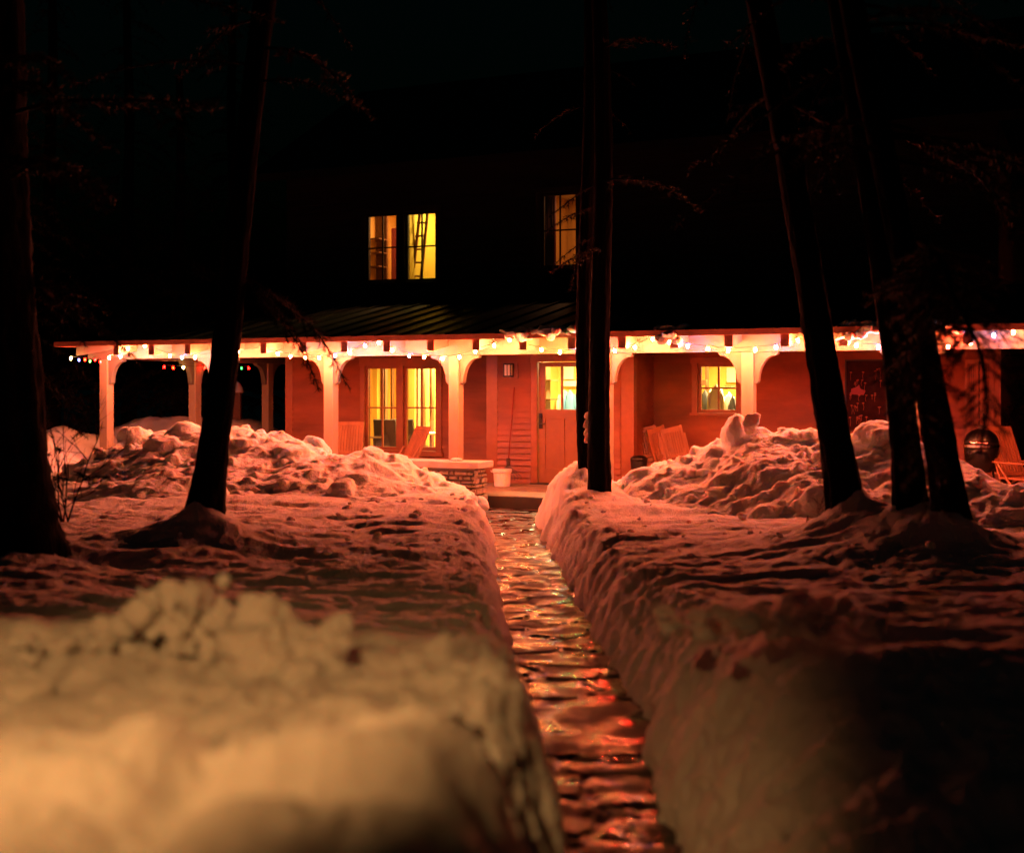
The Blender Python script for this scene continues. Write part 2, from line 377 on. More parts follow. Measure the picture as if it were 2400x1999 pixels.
# ------------------------------------------------------------------ lumps of snow, merged by a voxel remesh into one skin
def ico(sub):
    bm = bmesh.new(); bmesh.ops.create_icosphere(bm, subdivisions=sub, radius=1)
    V = np.array([v.co[:] for v in bm.verts]); Fc = np.array([[v.index for v in f.verts] for f in bm.faces]); bm.free(); return V, Fc
ICO2 = ico(2); ICO3 = ico(3); ICO4 = ico(4)
def chunk(rs, c, size, flat=.7, facets=8, rough=.10, ICO=None):
    ICO = ICO or ICO4; V = ICO[0].copy()
    for _ in range(facets):
        n = rs.normal(size=3); n /= np.linalg.norm(n); d = rs.uniform(.38, .82)
        e = np.maximum(0, V@n-d); V -= e[:, None]*n*.9
    V *= rs.uniform(.75, 1.3, 3)*np.array([1, 1, flat])
    o = rs.uniform(0, 50, 3); q = V*1.6+o
    V *= (1+rough*1.6*fbm(q[:, 0], q[:, 1], q[:, 2], 3))[:, None]
    a = rs.uniform(0, 2*PI); R = np.array([[math.cos(a), -math.sin(a), 0], [math.sin(a), math.cos(a), 0], [0, 0, 1]])
    b = rs.uniform(-.6, .6); R2 = np.array([[1, 0, 0], [0, math.cos(b), -math.sin(b)], [0, math.sin(b), math.cos(b)]])
    return V@R2.T@R.T*size+np.array(c), ICO[1]
def lump_obj(name, parts, voxel, disp=.02, dscale=.12):
    vs, fs, o = [], [], 0
    for V, Fc in parts:
        vs.append(V); fs.append(Fc+o); o += len(V)
    ob = npmesh(name, np.concatenate(vs), np.concatenate(fs), M['snow'])
    r = ob.modifiers.new('skin', 'REMESH'); r.mode = 'VOXEL'; r.voxel_size = voxel; r.use_smooth_shade = True
    if disp:
        tx = bpy.data.textures.new(name+'_grain', 'CLOUDS'); tx.noise_scale = dscale; tx.noise_depth = 4
        if voxel > .02:
            t2 = bpy.data.textures.new(name+'_crumb', 'CLOUDS'); t2.noise_scale = .045; t2.noise_depth = 2
            d = ob.modifiers.new('crumb', 'DISPLACE'); d.texture = t2; d.strength = .018; d.mid_level = .5; d.texture_coords = 'LOCAL'
        d = ob.modifiers.new('grain', 'DISPLACE'); d.texture = tx; d.strength = disp; d.mid_level = .5; d.texture_coords = 'LOCAL'
    return ob
def closed_field(X, Y, Z, zb):      # triangles of a solid: top sheet, bottom sheet, sides
    r, c = X.shape; n = r*c
    V = np.concatenate([np.stack([X, Y, Z], -1).reshape(-1, 3), np.stack([X, Y, np.full_like(Z, zb)], -1).reshape(-1, 3)])
    q = gridfaces(r, c); Fs = [q, q[:, ::-1]+n]
    b = np.concatenate([np.arange(c-1), np.arange(r-1)*c+c-1, (r-1)*c+np.arange(c-1, 0, -1), np.arange(r-1, 0, -1)*c])
    b2 = np.roll(b, -1); Fs.append(np.stack([b2, b, b+n, b2+n], 1))
    Q = np.concatenate(Fs)
    return V, np.concatenate([Q[:, [0, 1, 2]], Q[:, [0, 2, 3]]])
def pile(name, crest, front, back, seed, nch, smax, base=.40, label='', voxel=.022, smooth_to=None):
    """crest: (px, py, depth) list left to right"""
    rs = np.random.RandomState(seed)
    pts = [WP(c[0], c[1], c[2]*1.03) for c in crest]; front = [f*1.35 for f in front]; xs = [p.x for p in pts]; yc = [p.y for p in pts]; hc = [p.z for p in pts]
    x0, x1 = xs[0]-.4, xs[-1]+.4
    def H(X, Y):
        y_ = np.interp(X, xs, yc); h_ = np.interp(X, xs, hc)-.10
        f = np.interp(X, xs, front); bk = np.interp(X, xs, back)
        d = Y-y_+.25*noise(X*.8, Y*.8+seed); t = np.where(d < 0, -d/f, d/bk)
        s = np.clip(1-t, 0, 1); s = s**.85
        ends = sstep(X, x0, x0+.5)*(1-sstep(X, x1-.4, x1))
        z = base+(h_-base)*s*ends
        z = z+(.13*fbm(X*1.5+seed, Y*1.5, 1.0, 3)+.08*fbm(X*3.0+noise(X*2, Y*2), Y*3.0, 4.0, 3, True))*np.clip(s*3, 0, 1)*ends
        z = np.where(s <= .001, base-.35, z); e2 = sstep(X, x0, x0+.25)*(1-sstep(X, x1-.3, x1)); return z*e2-.2*(1-e2)
    gx = np.arange(x0, x1, .05); gy = np.arange(min(yc)-max(front)-.3, max(yc)+max(back)+.3, .05)
    X, Y = np.meshgrid(gx, gy); parts = [closed_field(X, Y, H(X, Y), -.25)]
    for i in range(nch):
        x = rs.uniform(x0+.3, x1-.2); y_ = np.interp(x, xs, yc)
        t = rs.uniform(-.95, .5); f = np.interp(x, xs, front); bk = np.interp(x, xs, back)
        y = y_+(t*f if t < 0 else t*bk)
        s = smax*(.16+.84*rs.beta(1.0, 4.0))
        if smooth_to and x > smooth_to: s *= .35
        z = float(H(np.array([x]), np.array([y]))[0])
        if z < .1: continue
        parts.append(chunk(rs, (x, y, z+s*rs.uniform(-.95, -.05)), s*rs.uniform(.9, 1.2), rs.uniform(.55, .95), ICO=ICO3))
    for i in range(int(nch*2.2)):
        x = rs.uniform(x0+.3, x1-.2); y_ = np.interp(x, xs, yc); t = rs.uniform(-.8, .4); f = np.interp(x, xs, front); bk = np.interp(x, xs, back)
        y = y_+(t*f if t < 0 else t*bk); z = float(H(np.array([x]), np.array([y]))[0]); q = rs.uniform(.02, .075)
        if z > .1: parts.append(chunk(rs, (x, y, z+q*rs.uniform(-.5, .35)), q, .8, ICO=ICO3))
    o = lump_obj(name, parts, voxel, .05, .14)
    return tag(o, label, 'snow pile'), parts
left_pile, _ = pile('snow_pile', [(215, 1075, 19.6), (300, 1022, 19.6), (400, 1002, 19.4), (470, 990, 19.0), (570, 993, 18.7), (650, 1008, 18.4), (720, 1026, 18.2),
    (780, 1046, 18.0), (870, 1048, 17.7), (940, 1076, 17.5), (1000, 1112, 17.3), (1050, 1145, 17.2), (1086, 1180, 17.1)],
    [2.3, 2.6, 2.7, 2.7, 2.7, 2.6, 2.5, 2.4, 2.3, 2.1, 1.8, 1.3, .7], [1.2]*9+[.9, .7, .5, .3], 3, 150, .50,
    label='long lumpy snow pile in front of the left half of the porch')
right_pile, _ = pile('snow_pile', [(1445, 1120, 16.3), (1480, 1098, 16.3), (1560, 1070, 16.2), (1620, 1052, 16.1), (1700, 1015, 15.9), (1760, 990, 15.7), (1840, 992, 15.4), (1910, 1004, 15.1),
    (1980, 1012, 14.9), (2060, 1008, 14.7), (2150, 1030, 14.4), (2230, 1052, 14.1), (2310, 1090, 13.8), (2400, 1104, 13.4), (2500, 1112, 13.0), (2650, 1122, 12.6)],
    [1.2, 1.5, 1.8, 2.0, 2.2, 2.2, 2.2, 2.1, 2.0, 1.9, 1.8, 1.7, 1.7, 1.7, 1.7, 1.7], [1.0]*16, 11, 190, .46,
    label='tall blocky snow pile in front of the right half of the porch', smooth_to=4.9)
rs = np.random.RandomState(5)
p = WP(1765, 985, 15.7)
V_, F_ = chunk(rs, (p.x, p.y, p.z-.05), .10, 1.7, 14, .22)
tag(lump_obj('snow_block', [(V_, F_)], .012, .01, .05), 'upright block of snow standing on top of the right snow pile', 'snow block')
# foreground lumps on the near left bank
def heap(label, specs, voxel, name='snow_heap'):
    rs = np.random.RandomState(len(specs)*7+3); parts = []
    for px, py, Y, s, fl in specs:
        c = WP(px, py, Y); parts.append(chunk(rs, (c.x, c.y, c.z), s, fl, 9, .14))
    return tag(lump_obj(name, parts, voxel, .03, .05), label, 'snow heap')
rs2 = np.random.RandomState(21)
heap('pale broken snow lumps on the near left bank, the brightest heap', [(600, 1465, 3.95, .12, 1.1), (665, 1510, 3.9, .14, .9), (590, 1540, 3.85, .12, .8), (590, 1510, 3.9, .10, 1.0), (660, 1580, 3.8, .12, .8), (640, 1470, 4.0, .07, 1.2), (700, 1540, 3.9, .09, .9), (770, 1590, 3.8, .09, .8),
    (790, 1510, 3.9, .07, 1.2), (808, 1478, 3.9, .04, 1.2), (600, 1435, 4.0, .04, 1.3), (700, 1600, 3.75, .11, .7), (740, 1540, 3.85, .08, .8)]+
     [(690+rs2.normal()*75, 1570+rs2.normal()*40, 3.85, rs2.uniform(.012, .05), 1) for _ in range(60)], .007)
heap('brown crumbly snow heap left of the pale lumps', [(440+rs2.normal()*70, 1480+rs2.normal()*45, 4.2+rs2.uniform(-.2, .15), rs2.uniform(.015, .07), 1) for _ in range(110)]+
     [(480, 1395, 4.3, .05, 1.2), (440, 1430, 4.3, .07, 1), (400, 1480, 4.3, .11, .8), (500, 1500, 4.2, .13, .7), (440, 1540, 4.2, .16, .6)], .008)
heap('low row of snow clods along the far left of the near bank', [(150+rs2.uniform(-140, 160), 1530+rs2.uniform(-40, 60), 4.1+rs2.uniform(-.2, .15), rs2.uniform(.012, .045), .9) for _ in range(90)]+[(20+i*28, 1590+(i%3)*12, 4.0, .11, .5) for i in range(12)]+
     [(150, 1500, 4.2, .10, .7), (250, 1510, 4.2, .09, .8), (60, 1640, 3.6, .08, .9)], .010)
heap('single small snow clod near the edge of the near left bank', [(1056, 1668, 3.35, .032, .7), (1075, 1660, 3.35, .022, .7)], .006, 'snow_clod')
heap('blurred snow clods on the crest of the near right bank', [(1850+rs2.uniform(-300, 220), 1455+rs2.uniform(-25, 35), 5.3+rs2.uniform(-.5, .4), rs2.uniform(.015, .06), .8) for _ in range(80)]+
     [(1870, 1440, 5.3, .10, .8), (1930, 1430, 5.4, .08, .7)], .012)
rs3 = np.random.RandomState(99)
def clods(label, fx, n, seed):
    r = np.random.RandomState(seed); parts = []
    for _ in range(n):
        x, y = fx(r); z = float(ground_h(np.array([x]), np.array([y]))[0]); s = r.uniform(.02, .06)*r.uniform(.6, 1.3)
        parts.append(chunk(r, (x, y, z+s*.2), s, .75, 6, .1, ICO3))
    return tag(lump_obj('snow_clods', parts, .014, .01, .05), label, 'snow clods', kind='stuff')
clods('broken snow clods scattered over the left snow field', lambda r: ((lambda y: (np.interp(y, pY, pL)-.25-abs(r.normal())*1.3, y))(r.uniform(9, 16))), 45, 1)
clods('broken snow clods scattered over the right snow field', lambda r: ((lambda y: (np.interp(y, pY, pR)+.35+abs(r.normal())*1.6, y))(r.uniform(8.5, 15))), 40, 2)

# ------------------------------------------------------------------ the house
HOUSE = thing('house', 'red sided house with a long covered porch, lit windows and a dark upper floor', 'house', W(0, 0, 0), -TH)
def hp(name, mb, m, parent=None, **k): return mb.build(name, m, parent or HOUSE, **k)
FZ = .20                                   # porch floor
BW, BV = 3.9, 2.9                          # main wall plane, entry plane
ZE, ZT = 2.57, 3.36                        # eave, top of the porch roof
aC = LA(250, .54); aWL = LA(672, BW); aWR = LA(2338, BW); aV0 = LA(1143, BV); aV1 = LA(1483, BV); aE = aC-.62
aRt = aWR+2.6
def zroof(b): return ZE+(b+.05)/(BW+.05)*(ZT-ZE)
def solid_wall(f, u0, u1, v0, v1, d0, d1, holes):
    mb = MB(); us = sorted({u0, u1, *[h[0] for h in holes], *[h[1] for h in holes]}); vs = sorted({v0, v1, *[h[2] for h in holes], *[h[3] for h in holes]})
    us = [u for u in us if u0 <= u <= u1]; vs = [v for v in vs if v0 <= v <= v1]
    for i in range(len(us)-1):
        for j in range(len(vs)-1):
            cu, cv = (us[i]+us[i+1])/2, (vs[j]+vs[j+1])/2
            if any(h[0] < cu < h[1] and h[2] < cv < h[3] for h in holes): continue
            P = [f(u, v, d) for d in (d0, d1) for v in (vs[j], vs[j+1]) for u in (us[i], us[i+1])]
            mb.add(P, [(0,2,3,1), (4,5,7,6), (0,1,5,4), (2,6,7,3), (0,4,6,2), (1,3,7,5)])
    return mb
def lap(f, u0, u1, v0, v1, holes, step=.102):
    mb = MB(); v = v0
    while v < v1-.01:
        t = min(v+step, v1); cuts = sorted({u0, u1, *[x for h in holes for x in h[:2] if u0 < x < u1]})
        for a, b in zip(cuts, cuts[1:]):
            cu = (a+b)/2; segs = [(v, t)]
            for h in holes:
                if h[0] < cu < h[1]:
                    n = []
                    for lo, hi in segs:
                        if h[3] <= lo or h[2] >= hi: n.append((lo, hi)); continue
                        if h[2] > lo: n.append((lo, h[2]))
                        if h[3] < hi: n.append((h[3], hi))
                    segs = n
            for lo, hi in segs:
                d0 = .042-.036*(lo-v)/step; d1 = .042-.036*(hi-v)/step
                P = [f(a, lo, .0), f(b, lo, .0), f(a, lo, d0), f(b, lo, d0), f(a, hi, d1), f(b, hi, d1)]
                mb.add(P, [(0, 1, 3, 2), (2, 3, 5, 4)])
        v = t
    return mb
def FP(b): return lambda u, v, d: Vector((u, b-d, v))           # front-facing plane, d towards the viewer
def RP(a): return lambda u, v, d: Vector((a+d, u, v))           # right-facing plane
def fbox(mb, b, u0, u1, v0, v1, d0, d1): return mb.box(u0, u1, b-d1, b-d0, v0, v1)
HOLES = []
def window(px0, px1, pyt, pyb, b, cols=2, rows=2, name='window', cas=.10, trim='trim', label=None, sill=True, mun=.022):
    pc = (px0+px1)/2; u0, u1 = LA(px0, b), LA(px1, b); v1 = LP(pc, pyt, b)[1]; v0 = LP(pc, pyb, b)[1]
    st = .055
    mb = MB()                                                  # sash and glazing bars
    for (x0, x1, z0, z1) in ((u0-st, u0, v0-st, v1+st), (u1, u1+st, v0-st, v1+st), (u0, u1, v0-st, v0), (u0, u1, v1, v1+st)): mb.box(x0, x1, b+.0, b+.05, z0, z1)
    for i in range(1, cols): c = u0+(u1-u0)*i/cols; mb.box(c-mun/2, c+mun/2, b+.008, b+.042, v0, v1)
    for j in range(1, rows):
        c = v0+(v1-v0)*j/rows
        for i in range(cols):
            x0 = u0+(u1-u0)*i/cols+(mun/2 if i else 0); x1 = u0+(u1-u0)*(i+1)/cols-(mun/2 if i < cols-1 else 0)
            mb.box(x0, x1, b+.010, b+.040, c-mun/2, c+mun/2)
    w = hp(name, mb, M[trim], bevel=.003)
    if label: w['label'] = label
    hp('pane', MB().box(u0-.003, u1+.003, b+.022, b+.028, v0-.003, v1+.003), M['glass'], w)
    o = st
    if cas:
        c = MB(); x0, x1, z0, z1 = u0-o, u1+o, v0-o, v1+o
        c.box(x0-cas, x0, b-.045, b+.02, z0, z1); c.box(x1, x1+cas, b-.045, b+.02, z0, z1)
        c.box(x0-cas-.015, x1+cas+.015, b-.05, b+.02, z1, z1+cas); 
        hp('frame', c, M[trim], w, bevel=.004)
        if sill: hp('sill', MB().box(x0-cas-.03, x1+cas+.03, b-.075, b+.02, z0-.05, z0), M[trim], w, bevel=.004)
    HOLES.append((u0-o, u1+o, v0-o, v1+o, b)); return (u0, u1, v0, v1)
def H(b): return [h[:4] for h in HOLES if abs(h[4]-b) < .01]
# long windows left of the entry: two leaves in one casing
wA = window(863, 928, 864.5, 1047, BW, cas=0, mun=.03, label='left leaf of the tall lit window on the ground floor')
wB = window(953.5, 1020, 864.5, 1047, BW, cas=0, mun=.03, label='right leaf of the tall lit window on the ground floor')
c = MB(); z0, z1 = wA[2]-.055, wA[3]+.055
c.box(wA[0]-.155, wA[0]-.055, BW-.05, BW+.02, z0, z1); c.box(wB[1]+.055, wB[1]+.155, BW-.05, BW+.02, z0, z1); c.box(wA[1]+.055, wB[0]-.055, BW-.05, BW+.02, z0, z1)
c.box(wA[0]-.17, wB[1]+.17, BW-.055, BW+.02, z1, z1+.16); c.box(wA[0]-.18, wB[1]+.18, BW-.08, BW+.02, z0-.10, z0)
hp('window_casing', c, M['trim'], bevel=.004)
HOLES.append((wA[1]+.05, wB[0]-.05, z0, z1, BW))
wR = window(1643.5, 1724.5, 859.5, 960, BW, label='small four pane window behind the stacked chairs', mun=.03)
wU1 = window(864, 928, 507, 655, BW, cas=.09, trim='sidingdark', mun=.026, label='upstairs window with dark shelves behind it')
wU2 = window(956, 1020, 502, 653, BW, cas=.09, trim='sidingdark', mun=.026, label='upstairs window with a ladder against a bright yellow wall')
wU3 = window(1275, 1349, 458, 621, BW, cas=.09, trim='sidingdark', mun=.026, label='dim salmon upstairs window above the entry')
# door
dU0, dU1 = LA(1262, BV), LA(1262, BV)+.95; dZ1 = LP(1310, 849, BV)[1]
HOLES.append((dU0-.02, dU1+.02, FZ, dZ1+.02, BV)); HOLES.append((aV0+.11, aV1-.11, FZ-.01, 2.6, BW))
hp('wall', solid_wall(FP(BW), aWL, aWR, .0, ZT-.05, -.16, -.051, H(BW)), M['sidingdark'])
hp('siding', lap(FP(BW+.0), aWL+.16, aV0-.02, FZ, ZT-.05, H(BW)), M['siding'])
hp('siding', lap(FP(BW+.0), aV1+.01, aWR-.12, FZ, ZT-.05, H(BW)), M['siding'])
hp('wall', solid_wall(FP(BW), aWL, aWR, .0, ZT-.06, -.05, -.001, H(BW)), M['siding'])
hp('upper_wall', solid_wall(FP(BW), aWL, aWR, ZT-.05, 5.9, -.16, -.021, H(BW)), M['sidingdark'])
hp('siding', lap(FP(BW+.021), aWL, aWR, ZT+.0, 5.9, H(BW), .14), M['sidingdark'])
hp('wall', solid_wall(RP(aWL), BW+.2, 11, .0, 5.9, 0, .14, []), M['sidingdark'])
hp('wall', solid_wall(RP(aWR-.14), BW+.2, 11, .0, 5.9, 0, .14, []), M['siding'])
for u in (aWL-.01, aWR-.12): hp('corner_board', MB().box(u, u+.17, BW-.035, BW+.15, FZ, ZT-.08), M['trim'], bevel=.004)
# entry block
hp('entry_wall', solid_wall(FP(BV), aV0, aV1, FZ, ZT-.35, -.14, -.001, H(BV)), M['siding'])
hp('entry_wall', solid_wall(RP(aV1-.14), BV+.15, BW-.001, FZ, ZT-.12, 0, .139, []), M['siding'])
hp('entry_wall', solid_wall(RP(aV0), BV+.15, BW-.001, FZ, ZT-.12, 0, .139, []), M['siding'])
hp('siding', lap(FP(BV), aV0+.20, aV1-.20, FZ, ZT-.36, [(dU0-.13, dU1+.13, FZ, dZ1+.13)]), M['siding'])
hp('siding', lap(RP(aV1), BV+.12, BW-.02, FZ, ZT-.12, []), M['siding'])
hp('corner_board', MB().box(aV0-.01, aV0+.20, BV-.03, BV+.05, FZ, ZT-.36), M['trim'], bevel=.004)
hp('corner_board', MB().box(aV1-.19, aV1+.03, BV-.03, BV+.13, FZ, ZT-.36), M['trim'], bevel=.004)
c = MB(); c.box(dU0-.12, dU0-.01, BV-.045, BV+.1, FZ, dZ1+.01); c.box(dU1+.01, dU1+.12, BV-.045, BV+.1, FZ, dZ1+.01); c.box(dU0-.135, dU1+.135, BV-.05, BV+.1, dZ1+.01, dZ1+.13)
hp('door_casing', c, M['trim'], bevel=.004)
gx0, gx1, gx2, gx3 = LA(1278, BV+.02), LA(1314.5, BV+.02), LA(1319, BV+.02), LA(1356.5, BV+.02)
gz1 = LP(1318, 859.5, BV+.02)[1]; gz0 = LP(1318, 959.5, BV+.02)[1]
d = MB(); b0, b1 = BV+.012, BV+.055; z0 = FZ+.03; pm = (gx1+gx2)/2
d.box(dU0, gx0, b0, b1, z0, dZ1); d.box(gx3, dU1, b0, b1, z0, dZ1); d.box(gx0, gx3, b0, b1, gz1, dZ1); d.box(gx1, gx2, b0, b1, gz0, gz1)
d.box(gx0, gx3, b0, b1, gz0-.16, gz0); d.box(gx0, gx3, b0, b1, z0, z0+.24)
d.box(pm-.05, pm+.05, b0, b1, z0+.24, gz0-.16); d.box(gx0, pm-.05, b0+.014, b1-.01, z0+.24, gz0-.16); d.box(pm+.05, gx3, b0+.014, b1-.01, z0+.24, gz0-.16)
DOOR = hp('door', d, M['door'], bevel=.003)
hp('pane', MB().box(gx0, gx1, b0+.02, b0+.026, gz0, gz1), M['glass'], DOOR); hp('pane', MB().box(gx2, gx3, b0+.02, b0+.026, gz0, gz1), M['glass'], DOOR)
hx, hz = LP(1267, 985, BV); hd = MB(); hd.box(hx-.03, hx+.03, b0-.02, b0-.001, hz-.14, hz+.12)
hd.tube([(hx, b0-.02, hz-.05), (hx, b0-.07, hz-.05), (hx+.10, b0-.07, hz-.055)], .011, 8); hd.tube([(hx, b0-.02, hz+.06), (hx, b0-.045, hz+.06)], .022, 12)
hp('handle', hd, M['black'], DOOR)
hp('threshold', MB().box(dU0-.12, dU1+.12, BV-.09, BV+.08, FZ, FZ+.027), M['iron'])
# porch floor and step slab
hp('porch_floor', MB().box(aC-.1, aRt, .62, BW+.05, .0, FZ).box(aC-.1, aWL, BW+.05, 8, .0, FZ), M['slab'], bevel=.01)
hp('step_riser', MB().box(LA(1094, .6), aRt, .590, .617, -.05, FZ-.012), M['iron'])
# stone walls under the posts
def stone_wall(a0, a1, label):
    t = thing('stone_wall', label, 'stone wall', W((a0+a1)/2, .42, 0), -TH); L = (a1-a0)/2; H_ = .72
    t_core = MB().box(-L+.06, L-.06, -.13, .16, -.1, H_-.11).build('wall_core', M['mortar'], t)
    r = random.Random(len(label)); mb = MB()
    def face(f, u0, u1):
        v = -.05
        while v < H_-.12:
            hgt = r.uniform(.055, .12); hgt = min(hgt, H_-.115-v)
            if hgt < .03: break
            u = u0
            while u < u1-.02:
                w = r.uniform(.07, .24); w = min(w, u1-u); g = .007
                q = [(u+g+r.uniform(0, .012), v+g+r.uniform(0, .008)), (u+w-g-r.uniform(0, .012), v+g+r.uniform(0, .012)), (u+w-g-r.uniform(0, .015), v+hgt-g-r.uniform(0, .01)), (u+g+r.uniform(0, .015), v+hgt-g-r.uniform(0, .012))]
                o = r.uniform(.035, .075); mb.prism(q, 0, o, f); u += w
            v += hgt
    face(lambda u, v, d: Vector((u, -.12-d, v)), -L, L); face(lambda u, v, d: Vector((L-.07+d, u, v)), -.17, .2); face(lambda u, v, d: Vector((-L+.07-d, u, v)), -.17, .2)
    mb.build('stonework', M['stone'], t, bevel=.012)
    c = MB(); u = -L-.04; k = max(1, int(2*L/1.3)); w = (2*L+.10)/k
    for i in range(k): c.box(u+i*w, u+(i+1)*w-.006, -.25, .27, H_-.10, H_)
    c.build('cap', M['cap'], t, bevel=.012)
    return t
stone_wall(LA(650, .4), LA(1117, .22), 'low stone wall with a pale cap left of the entry, ending by the door slab')
stone_wall(LA(1600, .3), LA(1830, .3), 'low stone wall with a pale cap right of the entry, sunk in snow')
t = thing('scallop_shell', 'small pale shell lying on the cap of the left stone wall', 'shell', W(LA(1068, .3), .33, .721), -TH)
m_ = MB(); m_.lathe([(.0, .0), (.085, .0), (.092, .018), (.07, .042), (.02, .05), (.0, .05)], n=20, sx=1.1, sy=.7); m_.build('shell_body', M['cap'], t, smooth=True)
MB().box(-.035, .035, -.075, -.05, .0, .02).build('hinge', M['cap'], t, bevel=.004)
# posts with curved brackets
def bracket(side, lx=.30, lz=.42, zt=2.32, axis='a'):
    n = 12; poly = [(0, 0), (lx+.03, 0), (lx+.03, -.03), (lx, -.05)]
    for i in range(n+1):
        t = i/n*PI/2; poly.append((.065+(lx-.065)*(1-math.sin(t)), -.05-(lz-.06)*(1-math.cos(t))))
    poly += [(.03, -lz-.02), (0, -lz-.02)]
    s = -1 if side < 0 else 1
    if axis == 'a': f = lambda u, v, d: Vector((s*(u+.085), d, zt+v))
    else: f = lambda u, v, d: Vector((d, s*(u+.085), zt+v))
    return MB().prism(poly, -.05, .05, f)
def post(a, b, z0, label, br=('a-', 'a+')):
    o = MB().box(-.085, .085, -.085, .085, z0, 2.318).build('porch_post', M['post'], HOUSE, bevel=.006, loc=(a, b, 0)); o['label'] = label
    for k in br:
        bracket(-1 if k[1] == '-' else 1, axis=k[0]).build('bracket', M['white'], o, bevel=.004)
    return o
def b_for(px, a):
    lo, hi = .3, 12
    for _ in range(50):
        m = (lo+hi)/2; p = W(a, m); v = CX+F*p.x/p.y
        if v < px: lo = m
        else: hi = m
    return m
post(aC, .54, FZ, 'front corner porch post at the left end', ('a+', 'b+'))
for px, l in ((513, 'porch post behind the slim leaning tree'), (776, 'porch post left of the tall lit window'), (1069, 'porch post on the end of the left stone wall'), (1421, 'porch post hidden behind the twin trunks'), (1755, 'porch post right of the small four pane window'), (2140, 'porch post behind the right leaning trunks')):
    post(LA(px, .54), .54, .72 if px in (776, 1069, 1755) else FZ, l)
aP7 = aRt-.5; post(aP7, .54, FZ, 'porch post at the far right end')
for px, l in ((457, 'middle post of the left side of the porch'), (627, 'rear post of the left side of the porch')): post(aC, b_for(px, aC), FZ, l, ('b-', 'b+'))
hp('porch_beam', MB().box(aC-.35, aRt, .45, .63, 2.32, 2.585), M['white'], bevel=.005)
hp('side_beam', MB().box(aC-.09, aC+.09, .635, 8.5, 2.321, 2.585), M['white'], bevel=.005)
# porch roof
aD = aE+BW+.05
th = .028
def slab(pts, th): 
    mb = MB(); n = len(pts); mb.add([Vector(p) for p in pts]+[Vector(p)+Vector((0, 0, th)) for p in pts], [tuple(range(n-1, -1, -1)), tuple(range(n, 2*n))]+[(i, (i+1) % n, (i+1) % n+n, i+n) for i in range(n)]); return mb
hp('porch_roof', slab([(aE, -.05, ZE), (aRt+.3, -.05, ZE), (aRt+.3, BW, ZT), (aD, BW, ZT)], th).add(*[[Vector(p) for p in [(aE, -.05, ZE), (aD, BW, ZT), (aD, 9, ZT), (aE, 9, ZE), (aE, -.05, ZE+th), (aD, BW, ZT+th), (aD, 9, ZT+th), (aE, 9, ZE+th)]], [(0,1,2,3), (4,7,6,5), (0,3,7,4), (2,3,7,6)]]), M['roof'])
k = slab([(aE+.01, -.04, ZE-.022), (aRt+.29, -.04, ZE-.022), (aRt+.29, BW-.02, ZT-.022), (aD, BW-.02, ZT-.022)], .02)
k.add([Vector(p) for p in [(aE+.01, -.04, ZE-.022), (aD, BW-.02, ZT-.022), (aD, 8.9, ZT-.022), (aE+.01, 8.9, ZE-.022)]], [(0,1,2,3)])
hp('roof_deck', k, M['fascia'])
mb = MB(); a = aE+.3
while a < aRt+.2:
    bt = min(BW, a-aE-.08)
    if bt > .2:
        mb.prism([(-.05, zroof(-.05)+th-.001), (bt, zroof(bt)+th-.001), (bt, zroof(bt)+th+.035), (-.05, zroof(-.05)+th+.035)], a, a+.022, lambda u, v, d: Vector((d, u, v)))
    a += .41
hp('roof_seams', mb, M['roof'])
hp('fascia_board', MB().box(aE-.012, aRt+.31, -.066, -.051, ZE-.035, ZE+.045).box(aE-.013, aE-.001, -.05, 9, ZE-.035, ZE+.045), M['fascia'])
SP = .76
for n in range(-1, 21):
    a = SP*n
    if a > aRt or a < aE+.1: continue
    bt = min(BW-.02, a-aE-.1); z = lambda b: zroof(b)-.028
    mb = MB().prism([(.0, z(0)-.175), (.02, z(.02)-.185), (bt, z(bt)-.185), (bt, z(bt)), (.0, z(0))], a-.06, a+.06, lambda u, v, d: Vector((d, u, v)))
    o = hp('rafter', mb, M['rafter'], bevel=.004)
    hp('end_grain', MB().prism([(-.004, z(0)-.172), (.0002, z(0)-.172), (.0002, z(0)-.003), (-.004, z(0)-.003)], a-.056, a+.056, lambda u, v, d: Vector((d, u, v))), M['endgrain'], o)
for i in range(9):
    b = .45+.76*i; mb = MB().prism([(aE+.05, ZE-.18), (aC+.5+b*.5, zroof(.5+b*.5)-.18), (aC+.5+b*.5, zroof(.5+b*.5)-.05), (aE+.05, ZE-.03)], b-.05, b+.05, lambda u, v, d: Vector((u, d, v)))
    hp('rafter', mb, M['rafter'], bevel=.004)
# main roof
a0, a1 = aWL-.5, aWR+.5
mb = MB(); mb.add([(a0, BW-.6, 5.75), (a1, BW-.6, 5.75), (a1, 7.4, 8.2), (a0, 7.4, 8.2), (a0, 11.6, 5.75), (a1, 11.6, 5.75), (a0, BW-.6, 5.9), (a1, BW-.6, 5.9), (a1, 7.4, 8.35), (a0, 7.4, 8.35), (a0, 11.6, 5.9), (a1, 11.6, 5.9)],
    [(0,3,2,1), (3,4,5,2), (6,7,8,9), (9,8,11,10), (0,1,7,6), (4,10,11,5), (0,6,9,3), (3,9,10,4), (1,2,8,7), (2,5,11,8)])
hp('main_roof', mb, M['roof'])
for u in (aWL+.1, aWR-.1): hp('gable', MB().add([(u, BW+.2, 5.9), (u, 11, 5.9), (u, 7.4, 8.1)], [(0, 1, 2)]), M['sidingdark'])
hp('wall', MB().box(aWL, aWR, 11, 11.15, 0, 5.9), M['sidingdark'])

